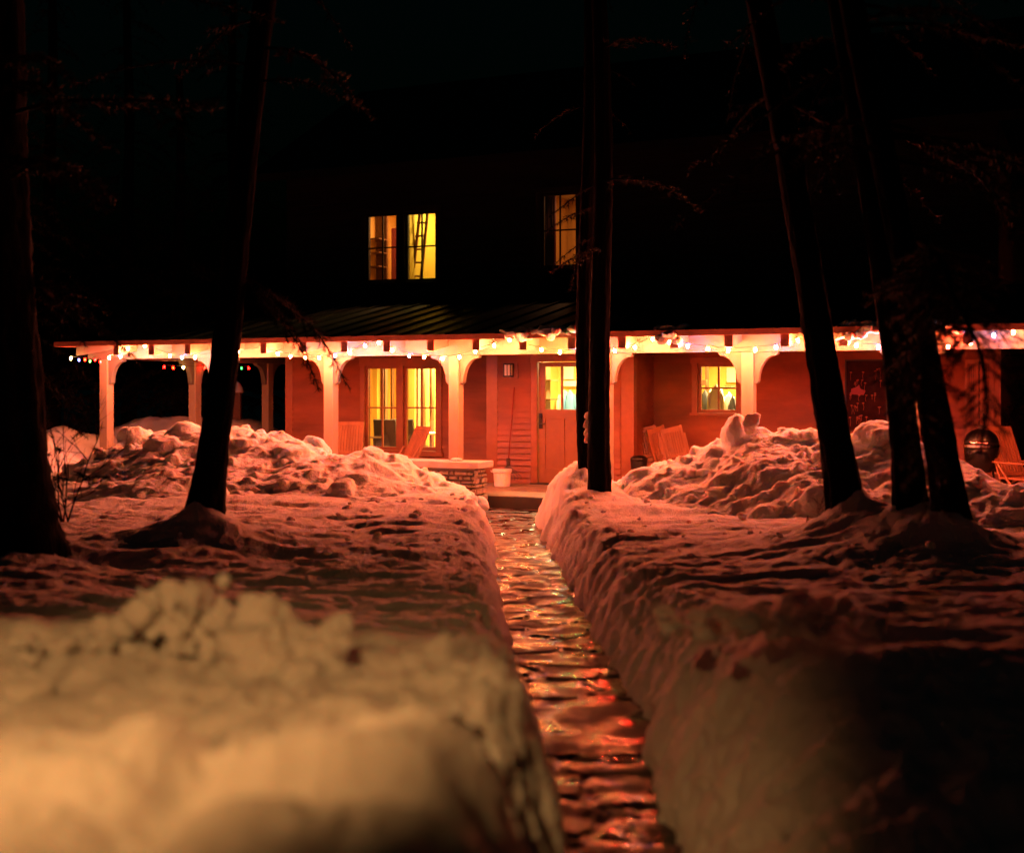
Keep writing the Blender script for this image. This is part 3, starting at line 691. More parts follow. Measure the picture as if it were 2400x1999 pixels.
# rooms
def room(name, a0, a1, b0, b1, z0, z1, mw, mf=None, mc=None):
    mb = MB(); e = .06
    mb.box(a0, a1, b1, b1+e, z0, z1); mb.box(a0-e, a0, b0, b1+e, z0, z1); mb.box(a1, a1+e, b0, b1+e, z0, z1)
    hp(name, mb, M[mw])
    hp('room_floor', MB().box(a0-e, a1+e, b0, b1+e, z0-.05, z0-.001), M[mf or 'floor_in'])
    hp('room_ceiling', MB().box(a0-e, a1+e, b0, b1+e, z1+.001, z1+.05), M[mc or 'white_in'])
def roomlamp(a, b, z, e, col=(1, .62, .22), size=.35):
    o = lamp('room_lamp', 'AREA', W(a, b, z), e, col, size, (0, 0, 0))
    o.data.shape = 'DISK'
    return o
am = (wA[0]+wB[1])/2
room('living_room_wall', wA[0]-1.2, wB[1]+.9, BW+.17, 7.6, FZ, 2.62, 'wood_in'); roomlamp(am+.1, 5.6, 2.55, 560, (1, .62, .20))
def ip(name, mb, m, **k): return hp(name, mb, M[m], **k)
# posts, door frames and panels inside the living room
def ix(px, b): return LA(px, b)
mb = MB()
for (p0, p1, b) in ((891, 903, 5.2), (915, 919, 5.6), (984, 992, 5.0), (1006, 1012, 5.6)): mb.box(ix(p0, b), ix(p1, b), b, b+.10, FZ, 2.6)
ip('room_column', mb, 'wood_dk')
mb = MB()
for (p0, p1, b) in ((872, 884, 5.9), (958, 972, 5.9), (996, 1004, 6.0), (1014, 1022, 6.2), (919, 926, 6.0)): mb.box(ix(p0, b), ix(p1, b), b, b+.05, FZ, 2.5)
ip('room_panel', mb, 'wall_in')
mb = MB(); mb.box(ix(976, 4.6), ix(980, 4.6), 4.6, 4.7, FZ, 2.6); ip('curtain', mb, 'cream')
def table(a, b, r, h, label, name='round_table'):
    t = thing(name, label, 'table', W(a, b, FZ), -TH)
    MB().lathe([(0, h-.03), (r, h-.03), (r, h), (0, h)], n=28).build('tabletop', M['cap'], t, bevel=.004)
    MB().lathe([(.035, .02), (.03, h*.5), (.04, h-.03)], n=12).build('pedestal', M['iron'], t, smooth=True)
    MB().lathe([(0, 0), (r*.6, 0), (r*.55, .025), (0, .03)], n=20).build('base', M['iron'], t)
z_ = LP(880, 1023, 4.5)[1]; table(ix(879, 4.5), 4.5, .125, z_-FZ, 'small round side table seen low in the tall lit window', 'side_table')
def dchair(a, b, rz, label, m='grey', h=1.0, w=.46, group=None):
    t = thing('dining_chair', label, 'chair', W(a, b, FZ), -TH+rz, group)
    MB().box(-w/2, w/2, -.22, .22, .42, .48).build('seat', M[m], t, bevel=.02)
    MB().prism([(-.22, .48), (-.29, h), (-.24, h+.01), (-.17, .48)], -w/2, w/2, lambda u, v, d: Vector((d, u, v))).build('backrest', M[m], t, bevel=.015)
    for sx in (-1, 1):
        for sy in (-1, 1): MB().box(sx*(w/2-.04)-.02, sx*(w/2-.04)+.02, sy*.19-.02, sy*.19+.02, 0, .42).build('leg', M['wood_dk'], t)
dchair(ix(912, 4.9), 4.9, .2, 'dark chair seen through the left leaf of the tall window')
dchair(ix(968, 5.2), 5.2, -.2, 'dark chair at the left side of the right leaf of the tall window')
t = thing('dining_table', 'white cloth covered table inside the right leaf of the tall window', 'table', W(ix(1006, 5.2), 5.3, FZ), -TH)
MB().box(-.40, .40, -.3, .3, .70, .74).build('tabletop', M['cream'], t, bevel=.01)
for sx in (-.34, .34):
    for sy in (-.24, .24): MB().box(sx-.025, sx+.025, sy-.025, sy+.025, 0, .70).build('leg', M['wood_dk'], t)
# entry hall seen through the door glass
room('entry_hall_wall', aV0+.16, aV1-.16, BV+.16, 5.6, FZ, 2.55, 'wall_in'); roomlamp((aV0+aV1)/2-.2, 4.2, 2.5, 260, (1, .68, .28))
sh = MB(); sa0 = ix(1272, 4.0); sa1 = ix(1291, 4.0)
for pz in (890, 935): z_ = LP(1285, pz, 4.0)[1]; sh.box(sa0, sa1, 4.0, 4.35, z_-.02, z_)
sh.box(sa0-.03, sa0, 4.0, 4.35, FZ, 2.3); ip('wall_shelf', sh, 'wood_dk')
z_ = LP(1337, 899, 5.5)[1]; ip('coat_rail', MB().box(ix(1321, 5.5), ix(1356, 5.5), 5.48, 5.55, z_-.05, z_+.05), 'white_in')
z0_, z1_ = LP(1337, 889, 5.56)[1], LP(1337, 858, 5.56)[1]
ip('hall_picture', MB().box(ix(1322, 5.56), ix(1345, 5.56), 5.54, 5.58, z0_, z1_), 'white_in')
def coat(a, b, ztop, w, h, m, label, rz=0):
    t = thing('hanging_coat', label, 'coat', W(a, b, ztop), -TH+rz)
    r = random.Random(label); n = 16; prof = [(0, .02), (-.06, .16), (-.15, .42), (-.4, .46), (-.75, .50), (-1, .54)]
    mb = MB(); vs = []
    for (zz, ww) in prof:
        for j in range(n):
            th_ = 2*PI*j/n; k = 1+.10*math.sin(5*th_+zz*3+r.random()); vs.append((ww*w*math.cos(th_)*k, ww*w*.38*math.sin(th_)*k, zz*h))
    mb.add(vs, [(i*n+j, i*n+(j+1) % n, (i+1)*n+(j+1) % n, (i+1)*n+j) for i in range(len(prof)-1) for j in range(n)]+[tuple(range((len(prof)-1)*n, len(prof)*n))])
    mb.build('coat_body', M[m], t, smooth=True)
    for sx in (-1, 1):
        MB().tube([(sx*w*.36, 0, -.13*h), (sx*w*.5, -.02, -.3*h), (sx*w*.55, -.01, -.62*h)], [w*.10, w*.11, w*.09], 10).build('sleeve', M[m], t, smooth=True)
z_ = LP(1337, 912, 5.3)[1]
coat(ix(1323, 5.3), 5.3, z_, .26, .8, 'cream', 'white coat hanging at the left of the right door pane')
coat(ix(1336, 5.1), 5.1, z_, .22, .8, 'blue', 'blue coat hanging in the right door pane')
coat(ix(1352, 5.2), 5.2, z_-.05, .24, .8, 'blue', 'second blue coat half hidden by the tree at the door pane edge')
# cloakroom behind the small window
room('cloakroom_wall', wR[0]-.9, wR[1]+.9, BW+.17, 6.6, FZ, 2.55, 'wall_in'); roomlamp((wR[0]+wR[1])/2, 5.0, 2.5, 260, (1, .68, .26))
mb = MB(); mb.box(ix(1652, 5.5), ix(1658, 5.5), 5.5, 5.6, FZ, 2.5); mb.box(ix(1682, 4.8), ix(1685, 4.8), 4.8, 4.88, FZ, 2.5); ip('room_column', mb, 'wood_dk')
z0_, z1_ = LP(1651, 903, 5.4)[1], LP(1651, 893, 5.4)[1]
t = thing('small_box', 'small brown box high on the left behind the small four pane window', 'box', W(ix(1651, 5.4), 5.4, z0_), -TH)
MB().box(-.055, .055, -.05, .05, 0, .085).build('box_body', M['wood_dk'], t, bevel=.004); MB().box(-.058, .058, -.053, .053, .085, .10).build('lid', M['teak'], t, bevel=.003)
z_ = LP(1712, 904, 5.8)[1]; ip('wall_shelf', MB().box(ix(1700, 5.8), ix(1728, 5.8), 5.75, 6.0, z_-.02, z_+.01), 'wood_dk')
z0_, z1_ = LP(1713, 896, 6.5)[1], LP(1713, 862, 6.5)[1]; ip('white_notice_board', MB().box(ix(1703, 6.5), ix(1724, 6.5), 6.5, 6.53, z0_, z1_), 'white_in')
zc = LP(1700, 905, 5.0)[1]
coat(ix(1678, 4.6), 4.6, LP(1675, 900, 4.6)[1], .24, .75, 'cream', 'long white coat hanging in the middle of the small window')
coat(ix(1652, 5.0), 5.0, LP(1652, 913, 5)[1], .17, .7, 'grey', 'dark patterned coat at the left edge of the small window')
coat(ix(1709, 5.0), 5.0, LP(1709, 918, 5)[1], .20, .7, 'cream', 'pale coat at the right of the small window')
coat(ix(1717, 4.8), 4.8, LP(1716, 925, 4.8)[1], .13, .7, 'grey', 'grey coat beside the pale coat in the small window')
# upstairs
UZ = LP(900, 720, BW)[1]
room('study_wall', wU1[0]-.5, (wU1[1]+wU2[0])/2-.03, BW+.17, 6.4, UZ, wU1[3]+.35, 'wood_in'); roomlamp((wU1[0]+wU1[1])/2+.15, 5.0, wU1[3]+.3, 42, (1, .5, .2))
sh = MB(); sh.box(ix(866, 4.7), ix(891, 4.7), 4.95, 5.0, UZ, UZ+2.4)
for pz in (560, 592, 625): z_ = LP(880, pz, 4.7)[1]; sh.box(ix(866, 4.7), ix(891, 4.7), 4.65, 4.95, z_-.012, z_+.012)
ip('bookshelf', sh, 'wood_dk')
mb = MB(); mb.box(ix(897, 5.0), ix(902, 5.0), 5.0, 5.05, UZ, UZ+2.4); ip('door_frame', mb, 'cream')
mb = MB(); mb.box(ix(917, 5.3), ix(929, 5.3), 5.3, 5.34, UZ, LP(920, 535, 5.3)[1]); ip('wardrobe_side', mb, 'redcloth')
room('stair_wall', (wU1[1]+wU2[0])/2+.05, wU2[1]+.5, BW+.17, 5.6, UZ, wU2[3]+.35, 'green_in'); roomlamp((wU2[0]+wU2[1])/2+.2, 4.7, wU2[3]+.3, 40, (1, .66, .20), .3)
t = thing('wooden_ladder', 'wooden ladder leaning inside the right hand upstairs window of the pair', 'ladder', W(0, 0, 0), -TH)
for (p, q) in (((966, 660), (984, 500)), ((986, 660), (1002, 500))):
    b = 4.3; P = [LP(*p, b), LP(*q, b)]
    MB().tube([(P[0][0], b, P[0][1]), (P[1][0], b, P[1][1])], .03, 6).build('rail', M['teak'], t)
for i, py in enumerate((523, 554, 585, 616, 648)):
    dx = (660-py)/160*17; A_ = LP(950+dx, py, 4.3); B_ = LP(986+dx, py, 4.3)
    MB().tube([(A_[0]+.12, 4.3, A_[1]), (B_[0], 4.3, B_[1])], .02, 6).build('rung', M['teak'], t)
room('bedroom_wall', wU3[0]-.6, wU3[1]+.6, BW+.17, 6.4, UZ+.2, wU3[3]+.3, 'wood_in'); roomlamp((wU3[0]+wU3[1])/2, 5.2, wU3[3]+.25, 16, (1, .42, .17))
mb = MB(); x0_, x1_ = ix(1268, 4.4), ix(1302, 4.4); n = 30; vs = []
for j in range(n+1): 
    x = x0_+(x1_-x0_)*j/n; y = 4.4+.03*math.sin(j*1.3); vs += [(x, y, wU3[2]-.3), (x, y, wU3[3]+.2)]
mb.add(vs, [(2*j, 2*j+2, 2*j+3, 2*j+1) for j in range(n)]); o = ip('curtain', mb, 'redcloth', smooth=True)
s_ = o.modifiers.new('thick', 'SOLIDIFY'); s_.thickness = .01

# ------------------------------------------------------------------ right end of the porch: slatted doors, dark panel
def slat_door(px0, px1, label):
    b = BW-.03; u0, u1 = LA(px0, b), LA(px1, b); z1 = LP(2290, 842, b)[1]
    fr = MB(); fr.box(u0, u0+.045, b-.04, b+.005, FZ, z1); fr.box(u1-.045, u1, b-.04, b+.005, FZ, z1); fr.box(u0+.045, u1-.045, b-.04, b+.005, z1-.07, z1); fr.box(u0+.045, u1-.045, b-.04, b+.005, FZ, FZ+.15); fr.box(u0+.045, u1-.045, b-.04, b+.005, 1.15, 1.24)
    o = hp('slat_door', fr, M['trim'], bevel=.004); o['label'] = label
    n = 4; w = (u1-u0-.09)/n
    for i in range(n): hp('slat', MB().box(u0+.045+i*w+w*.12, u0+.045+i*w+w*.75, b-.028, b-.008, FZ+.15, z1-.07), M['trim'], o, bevel=.003)
    return o
slat_door(2262, 2294, 'left leaf of the slatted double door'); o = slat_door(2297, 2330, 'right leaf of the slatted double door')
hz_ = LP(2306, 977, BW-.08); hp('handle', MB().box(hz_[0]-.015, hz_[0]+.015, BW-.10, BW-.07, hz_[1]-.06, hz_[1]+.06), M['black'], o)
hp('dark_doorway', MB().box(LA(2262, BW)+.0, LA(2330, BW), BW-.028, BW-.02, FZ, LP(2290, 842, BW)[1]), M['iron'])
b = BW-.05; p0, p1 = LP(1984, 846, b), LP(2078, 1010, b)
t = thing('wall_panel', 'dark red decorated panel hung on the porch wall between the leaning trunks', 'wall panel', W(p0[0], b, p1[1]), -TH)
Wd, Hd = p1[0]-p0[0], p0[1]-p1[1]
MB().box(0, Wd, -.02, .02, 0, Hd).build('board', M['board'], t, bevel=.004)
fr = MB(); fr.box(-.02, 0, -.035, .02, -.02, Hd+.02); fr.box(Wd, Wd+.02, -.035, .02, -.02, Hd+.02); fr.box(0, Wd, -.035, .02, Hd, Hd+.02); fr.box(0, Wd, -.035, .02, -.02, 0); fr.build('frame', M['iron'], t)
r = random.Random(4); mo = MB()
for i in range(34):
    x = .05+(Wd-.1)*r.random(); z = .12+(Hd-.2)*((i % 5)+.5+r.uniform(-.2, .2))/5; l = r.uniform(.05, .13); k = r.uniform(-.02, .02)
    mo.tube([(x, -.026, z), (x+k, -.026, z-l*.5), (x+k*.3, -.026, z-l)], .0035, 5)
    mo.lathe([(.0, -.0), (.016, .003), (.02, .012), (.012, .02), (0, .022)], (x, -.024, z), 8, 1, .3)
mo.build('flower_motif', M['motif'], t)
MB().prism([(.07, Hd*.52), (.27, Hd*.51), (.30, Hd*.57), (.22, Hd*.60), (.20, Hd*.66), (.15, Hd*.62), (.08, Hd*.60)], -.027, -.021, lambda u, v, d: Vector((u, d, v))).build('red_shape', M['redpatch'], t)

# wall lantern
p = LP(1198, 868, BV); t = thing('wall_lantern', 'unlit square porch lantern left of the front door', 'lantern', W(p[0], BV-.02, p[1]-.11), -TH)
MB().box(-.02, .14, -.022, .0, -.03, .25).build('backplate', M['trim'], t, bevel=.003)
MB().box(-.055, .055, -.135, -.035, .02, .20).build('lamp_glass', M['lampglass'], t, bevel=.004)
c = MB(); c.box(-.07, .07, -.15, -.02, .20, .225); c.box(-.07, .07, -.15, -.02, -.005, .02)
for sx in (-1, 1):
    for y in (-.145, -.04): c.box(sx*.062-.007, sx*.062+.007, y-.005, y+.009, .02, .20)
c.box(-.006, .006, -.145, -.137, .02, .2); c.box(-.03, .03, -.03, -.0225, .03, .19); c.build('lantern_frame', M['black'], t, bevel=.002)

# bucket and rake by the door
p = LP(1177, 1142, 2.2); t = thing('bucket', 'white plastic bucket standing on the porch left of the door', 'bucket', W(p[0], 2.2, FZ+.002), -TH)
MB().lathe([(0, 0), (.125, 0), (.13, .01), (.148, .26), (.148, .262), (0, .262)], n=32).build('bucket_body', M['plastic'], t, smooth=False)
MB().lathe([(.149, .225), (.162, .23), (.164, .27), (.155, .285), (0, .288)], n=32).build('lid', M['plastic'], t)
MB().tube([(-.165, 0, .24), (-.175, -.05, .235), (-.19, -.03, .26)], .006, 6).build('handle', M['plastic'], t)
b = 2.78; P0 = LP(1191, 1088, b-.12); P1 = LP(1205, 907, BV-.03)
t = thing('leaf_rake', 'thin red handled rake leaning on the siding behind the white bucket', 'rake', W(0, 0, 0), -TH)
MB().tube([(P0[0], b-.12, P0[1]), (P1[0], BV-.03, P1[1])], .011, 8).build('handle', M['redcloth'], t, smooth=True)
c = MB(); top = Vector((P0[0], b-.12, P0[1]))
for i in range(9):
    s_ = (i-4)/4; e = Vector((P0[0]+.05+s_*.22, b-.20+abs(s_)*.03, FZ+.10+.03*abs(s_))); c.tube([top, top.lerp(e, .5)+Vector((0, -.02, .01)), e, e+Vector((0, -.04, -.03))], .006, 5)
c.tube([(P0[0]-.10, b-.17, FZ+.20), (P0[0]+.19, b-.17, FZ+.20)], .006, 5); c.box(P0[0]-.025, P0[0]+.03, b-.14, b-.10, P0[1]-.02, P0[1]+.10); c.build('tines', M['iron'], t)

# chairs
def folding_chair(loc, rz, label, group, tilt=.35, arms=True, roll=0, name='folding_chair'):
    t = thing(name, label, 'chair', loc, rz, group); t.rotation_euler = (roll, 0, rz); w = .50; tw = M['teak']
    back = MB(); L = .62 if not arms else .74; c_, s_ = math.cos(tilt), math.sin(tilt)
    f = lambda u, v, d: Vector((u, .20+s_*v+c_*d, .40+c_*v-s_*d))
    def q(mb, u0, u1, v0, v1, d0, d1): mb.prism([(u0, v0), (u1, v0), (u1, v1), (u0, v1)], d0, d1, f)
    q(back, -w/2, -w/2+.035, 0, L, -.014, .014); q(back, w/2-.035, w/2, 0, L, -.014, .014); q(back, -w/2+.035, w/2-.035, L-.07, L, -.013, .013); q(back, -w/2+.035, w/2-.035, .02, .07, -.013, .013)
    k = 8; ww = (w-.07)/k
    for i in range(k): q(back, -w/2+.035+i*ww+ww*.17, -w/2+.035+(i+1)*ww-ww*.17, .07, L-.07, -.008, .008)
    back.build('backrest', tw, t, bevel=.003)
    seat = MB(); seat.box(-w/2, -w/2+.035, -.28, .22, .385, .415); seat.box(w/2-.035, w/2, -.28, .22, .385, .415)
    for i in range(8): seat.box(-w/2+.035, w/2-.035, -.28+i*.062, -.28+i*.062+.048, .39, .412)
    seat.build('seat', tw, t, bevel=.003)
    for sx in (-1, 1):
        x = sx*(w/2+.018)
        MB().tube([(x, -.26, 0), (x, .24, .62)], .017, 6).build('leg', tw, t); x2 = sx*(w/2-.05)
        MB().tube([(x2, .34, 0), (x2, -.22, .38)], .017, 6).build('leg', tw, t)
        if arms: MB().box(x-.025, x+.025, -.26, .32, .60, .622).build('armrest', tw, t, bevel=.004)
    return t
g1 = 'folding chairs behind the left stone wall'
p = LP(822, 1000, 3.0); folding_chair(W(p[0], 2.8, FZ), -TH+.25, 'slatted wooden chair left of the tall lit window, low behind the snow', g1, .28, False)
p = LP(962, 1020, 2.2); folding_chair(W(p[0]-.10, 2.0, FZ), -TH-.55, 'slatted reclining wooden chair in front of the tall lit window', g1, .45, False)
g2 = 'wooden chairs folded and stacked against the porch wall'
labs = ['folded wooden chair leftmost in the leaning row by the entry corner', 'folded wooden chair second from the left in the leaning row', 'folded wooden chair with the widest slatted back, third in the leaning row', 'folded wooden chair fourth in the leaning row, turned edge on', 'folded wooden chair rightmost in the leaning row']
def folded_chair(px, py, b, lean, yaw, label):
    p = LP(px, py, b); t = thing('stacked_chair', label, 'chair', W(p[0], b, FZ), -TH+yaw, g2); w = .36; Ht = (p[1]-FZ)/math.cos(lean)
    t.rotation_euler = (-.12, lean, -TH+yaw)
    bk = MB(); bk.box(-w/2, -w/2+.04, -.015, .015, .02, Ht); bk.box(w/2-.04, w/2, -.015, .015, .02, Ht); bk.box(-w/2+.04, w/2-.04, -.013, .013, Ht-.09, Ht-.01)
    for i in range(7): x = -w/2+.045+i*.039; bk.box(x, x+.028, -.008, .008, .45, Ht-.09)
    bk.box(-w/2+.04, w/2-.04, -.013, .013, .40, .45); bk.build('backrest', M['teak'], t, bevel=.003)
    st = MB(); 
    for i in range(6): st.box(-w/2+.05, w/2-.05, -.055, -.04, .12+i*.075, .12+i*.075+.055)
    st.box(-w/2+.02, -w/2+.05, -.06, -.03, .10, .62); st.box(w/2-.05, w/2-.02, -.06, -.03, .10, .62); st.build('seat', M['teak'], t, bevel=.003)
    for sx in (-1, 1): MB().box(sx*(w/2+.02)-.016, sx*(w/2+.02)+.016, -.05, -.015, 0, Ht*.86).build('leg', M['teak'], t, bevel=.003)
for (px, yaw, b, ln), l in zip(((1496, 1.0, 3.35, -.16), (1514, .9, 3.45, -.20), (1540, .25, 3.3, -.22), (1572, 1.0, 3.45, -.24), (1603, .3, 3.4, -.22)), labs): folded_chair(px, 1000, b, ln, yaw, l)
p = LP(1505, 1030, 2.9); t = thing('dark_bin', 'black round topped bin in front of the folded chairs', 'bin', W(p[0], 2.75, FZ), -TH)
MB().lathe([(0, 0), (.12, 0), (.135, .45), (0, .45)], n=24).build('bin_body', M['black'], t); MB().lathe([(0, .45), (.142, .45), (.142, .49), (.09, .53), (0, .54)], n=24).build('lid', M['black'], t, smooth=True)
# black egg shaped grill and chair at the right end
p = LP(2300, 1060, 2.3); gb = 2.0; ga = LP(2300, 1060, gb)[0]
t = thing('charcoal_grill', 'black egg shaped grill with a bright band near the right end of the porch', 'grill', W(ga, gb, FZ), -TH)
k = .86; zc = LP(2300, 1045, gb)[1]-FZ
MB().lathe([(0, -.36), (.12, -.36), (.20, -.28), (.225, -.12), (.23, -.005), (0, -.005)], (0, 0, zc), 32).build('bowl', M['black'], t, smooth=True)
MB().lathe([(.0, .002), (.232, .002), (.228, .07), (.19, .16), (.12, .215), (.05, .235), (0, .24)], (0, 0, zc), 32).build('lid', M['black'], t, smooth=True)
MB().lathe([(.234, -.018), (.242, -.016), (.242, .02), (.234, .022)], (0, 0, zc), 32).build('band', M['chrome'], t)
MB().lathe([(.0, .238), (.045, .238), (.05, .27), (.03, .285), (0, .29)], (0, 0, zc), 16).build('vent_cap', M['iron'], t)
MB().tube([(-.10, -.23, zc+.05), (-.10, -.30, zc+.05), (.10, -.30, zc+.05), (.10, -.23, zc+.05)], .012, 8).build('handle', M['chrome'], t)
for i in range(3):
    q_ = 2*PI*i/3+.5; MB().tube([(.15*math.cos(q_), .15*math.sin(q_), zc-.3), (.24*math.cos(q_), .24*math.sin(q_), 0)], .016, 8).build('leg', M['black'], t)
g3 = 'deck chairs at the right end of the porch'
p = LP(2392, 1000, 1.9); folding_chair(W(p[0]+.05, 1.9, FZ), -TH+.9, 'slatted deck chair at the right edge of the picture', g3, .38, True)
p = LP(2352, 1000, 2.9); folding_chair(W(p[0]+.12, 3.0, FZ), -TH+1.3, 'dim deck chair behind the grill near the corner', g3, .30, False)

# ------------------------------------------------------------------ string lights
def string_light(name, label, pts, mats, b, slack=.03, world=None):
    t = thing(name, label, 'string lights', (0, 0, 0)); P = []
    for px, py, c in pts:
        if world: P.append(WP(px, py, world(px)))
        else:
            bb = b(px) if callable(b) else b; a, z = LP(px, py, bb); P.append(W(a, bb, z))
    cab = []
    for i, p in enumerate(P):
        top = p+Vector((0, 0, .045)); cab.append(top)
        if i < len(P)-1:
            q = P[i+1]+Vector((0, 0, .045)); l = (q-top).length
            for k in (.25, .5, .75): cab.append(top.lerp(q, k)-Vector((0, 0, slack*l*4*k*(1-k))))
    MB().tube(cab, .0045, 5).build('cable', M['cable'], t)
    r = random.Random(name)
    prof = [(0, -.027), (.009, -.025), (.016, -.014), (.019, 0), (.017, .012), (.011, .022), (0, .024)]
    for p, (px, py, c) in zip(P, pts):
        o = MB().lathe(prof, n=12).build('bulb', mats[c], t, smooth=True, loc=p); o.rotation_euler = (r.uniform(-.3, .3), r.uniform(-.3, .3), 0)
        MB().lathe([(.0, .022), (.012, .022), (.012, .052), (0, .052)], n=8).build('socket', M['cable'], o)
    return t
front = [(256,838,'y'),(282,836,'b'),(300,818,'w'),(340,811,'o'),(398,834,'y'),(426,838,'b'),(457,838,'y'),(500,832,'w'),(530,826,'o'),(558,825,'w'),(613,820,'w'),(651,829,'w'),(681,835,'r'),(715,838,'y'),(748,839,'y'),(785,834,'b'),(820,827,'w'),(856,810,'b'),(888,803,'y'),
 (919,821,'y'),(959,834,'b'),(994,837,'y'),(1037,841,'y'),(1077,837,'r'),(1114,824,'y'),(1158,810,'w'),(1194,797,'y'),(1227,811,'y'),(1269,820,'o'),(1312,826,'g'),(1355,825,'b'),(1400,824,'y'),(1441,822,'r'),(1488,814,'w'),(1530,795,'y'),(1568,802,'y'),(1612,811,'b'),(1659,818,'o'),
 (1707,822,'y'),(1770,820,'y'),(1819,814,'b'),(1870,798,'y'),(1915,792,'o'),(1959,794,'r'),(2007,810,'w'),(2059,814,'b'),(2116,816,'w'),(2168,815,'y'),(2222,813,'r'),(2275,803,'y'),(2329,786,'b'),(2375,779,'y'),(2425,782,'r'),(2480,788,'y')]
string_light('string_lights', 'string of coloured bulbs draped along the front beam of the porch', front, BM_, .05)
string_light('string_lights', 'short string of coloured bulbs hanging off the left corner of the porch', [(166,840,'y'),(185,844,'b'),(199,843,'o'),(211,847,'g'),(223,843,'r'),(235,848,'r')], BF, .25)
bs = lambda px: b_for(px, aC+.14)
string_light('string_lights', 'string of coloured bulbs along the left side beam, seen under the front beam', [(385,860,'r'),(406,862,'o'),(430,861,'y'),(480,862,'r'),(515,860,'y'),(549,857,'b'),(566,863,'g'),(583,863,'r')], BF, bs)

# ------------------------------------------------------------------ snow hanging on the eave
def eave(px0, px1, pyt, pyb, label, seed):
    r = np.random.RandomState(seed); parts = []; n = max(4, int((px1-px0)/13))
    for i in range(n):
        px = px0+(px1-px0)*(i+.5)/n; a, z = LP(px, r.uniform(pyt+6, pyb-2), -.06); a2, zt = LP(px, pyt, -.06)
        w = W(a, r.uniform(-.12, .02), z); parts.append(chunk(r, tuple(w), r.uniform(.07, .11), .75, 5, .2, ICO3))
        w = W(a, .12, max(z, ZE+.06)); parts.append(chunk(r, tuple(w), .12, .5, 5, .1, ICO3))
    return tag(lump_obj('eave_snow', parts, .012, .012, .05), label, 'eave snow', 'clumps of snow on the porch eave')
eave(1172, 1300, 768, 789, 'curling snow slab on the porch eave above the wall lantern', 1)
eave(1300, 1362, 764, 784, 'thin ridge of snow on the eave left of the twin trunks', 2)
eave(1535, 1592, 774, 812, 'bluish snow clump hanging off the eave above the folded chairs', 3)
eave(1958, 2056, 762, 792, 'long snow clump on the eave between the leaning trunks', 4)
eave(2172, 2252, 752, 776, 'snow clump on the eave right of the leaning trunks', 5)

# ------------------------------------------------------------------ trees
def trunk_mesh(P, r, lean, H_, seed, flare=.5, fwd=0):
    n = 40; ks = np.concatenate([np.linspace(-.35, 3.5, 110), np.linspace(3.6, H_, 60)])
    rr = np.random.RandomState(seed); V = []
    th_ = np.linspace(0, 2*PI, n, endpoint=False)
    for z in ks:
        rad = r*(1-.62*max(z, 0)/H_)*(1+flare*math.exp(-max(z, 0)/.35))
        bx = P.x+lean*z+.035*math.sin(z*.9+seed); by = P.y+fwd*z
        d = 1+.09*noise(np.cos(th_)*3+seed, np.sin(th_)*3, z*.8)+.07*noise(np.cos(th_)*9+seed, np.sin(th_)*9, z*7.)+.03*noise(np.cos(th_)*20+seed, np.sin(th_)*20, z*20.)
        V.append(np.stack([bx+rad*d*np.cos(th_), by+rad*d*np.sin(th_), np.full(n, P.z+z)], 1))
    V = np.concatenate(V); k = len(ks); i = (np.arange(k-1)[:, None]*n+np.arange(n)[None, :]).ravel(); j = (np.arange(k-1)[:, None]*n+(np.arange(n)[None, :]+1) % n).ravel()
    return V, np.stack([i, j, j+n, i+n], 1)
class Crown:
    def __init__(s, seed): s.r = random.Random(seed); s.w = MB(); s.n = MB()
    def needles(s, a, b, ln, step, wd):
        d = b-a; L = d.length
        if L < 1e-4: return
        d = d.normalized(); o = d.orthogonal().normalized(); k = max(1, int(L/step)); r = s.r
        for i in range(k):
            p = a+d*(L*(i+.5)/k); t = r.uniform(0, 2*PI)
            for _ in range(2):
                t += PI+r.uniform(-.7, .7); q = Matrix.Rotation(t, 3, d) @ o; e = p+(q*.8+d*.55).normalized()*ln*r.uniform(.7, 1.2); sd = d.cross(q)*wd
                v = len(s.n.v); s.n.v += [tuple(p-sd), tuple(p+sd), tuple(e)]; s.n.f.append((v, v+1, v+2)); s.n.m.append(0)
    def bough(s, base, dirv, L, droop, ln=.045, step=.022, wd=.004, tw=.085, side=.30):
        r = s.r; P = [Vector(base)]; d = Vector(dirv).normalized(); k = max(6, int(L/.16))
        for i in range(k):
            d = (d+Vector((r.uniform(-.12, .12), r.uniform(-.12, .12), -droop/k+r.uniform(-.05, .05)))).normalized(); P.append(P[-1]+d*(L/k))
        s.w.tube(P, [.008*L*(1-.85*i/k)+.0015 for i in range(k+1)], 5)
        acc = 0
        for i in range(k):
            a, b = P[i], P[i+1]; f = (i+.5)/k
            if f > .18: s.needles(a, b, ln, step, wd)
            m = max(1, int((b-a).length/tw))
            for j in range(m):
                if f < .12: continue
                p = a.lerp(b, (j+.5)/m); dd = (b-a).normalized(); sdv = dd.cross(Vector((0, 0, 1))).normalized()
                for sg in (-1, 1):
                    if r.random() < .15: continue
                    l = side*L*(1-f*.75)*r.uniform(.5, 1.1)*.6; e = p+(sdv*sg*r.uniform(.6, 1)+dd*.8+Vector((0, 0, r.uniform(-.55, .05)))).normalized()*l
                    s.w.tube([p, e], [.003, .0015], 3, False); s.needles(p, e, ln, step, wd)
                    if l > .16:
                        for fr_ in (.35, .65):
                            p2 = p.lerp(e, fr_); e2 = p2+((e-p).normalized()+sdv*sg*.2+dd*r.uniform(.3, .9)+Vector((0, 0, r.uniform(-.5, .1)))).normalized()*l*.42; s.needles(p2, e2, ln, step, wd)
    def build(s, root):
        if s.w.v: fast(s.w, 'branches', M['twig'], root)
        if s.n.v: fast(s.n, 'crown', M['needle'], root)
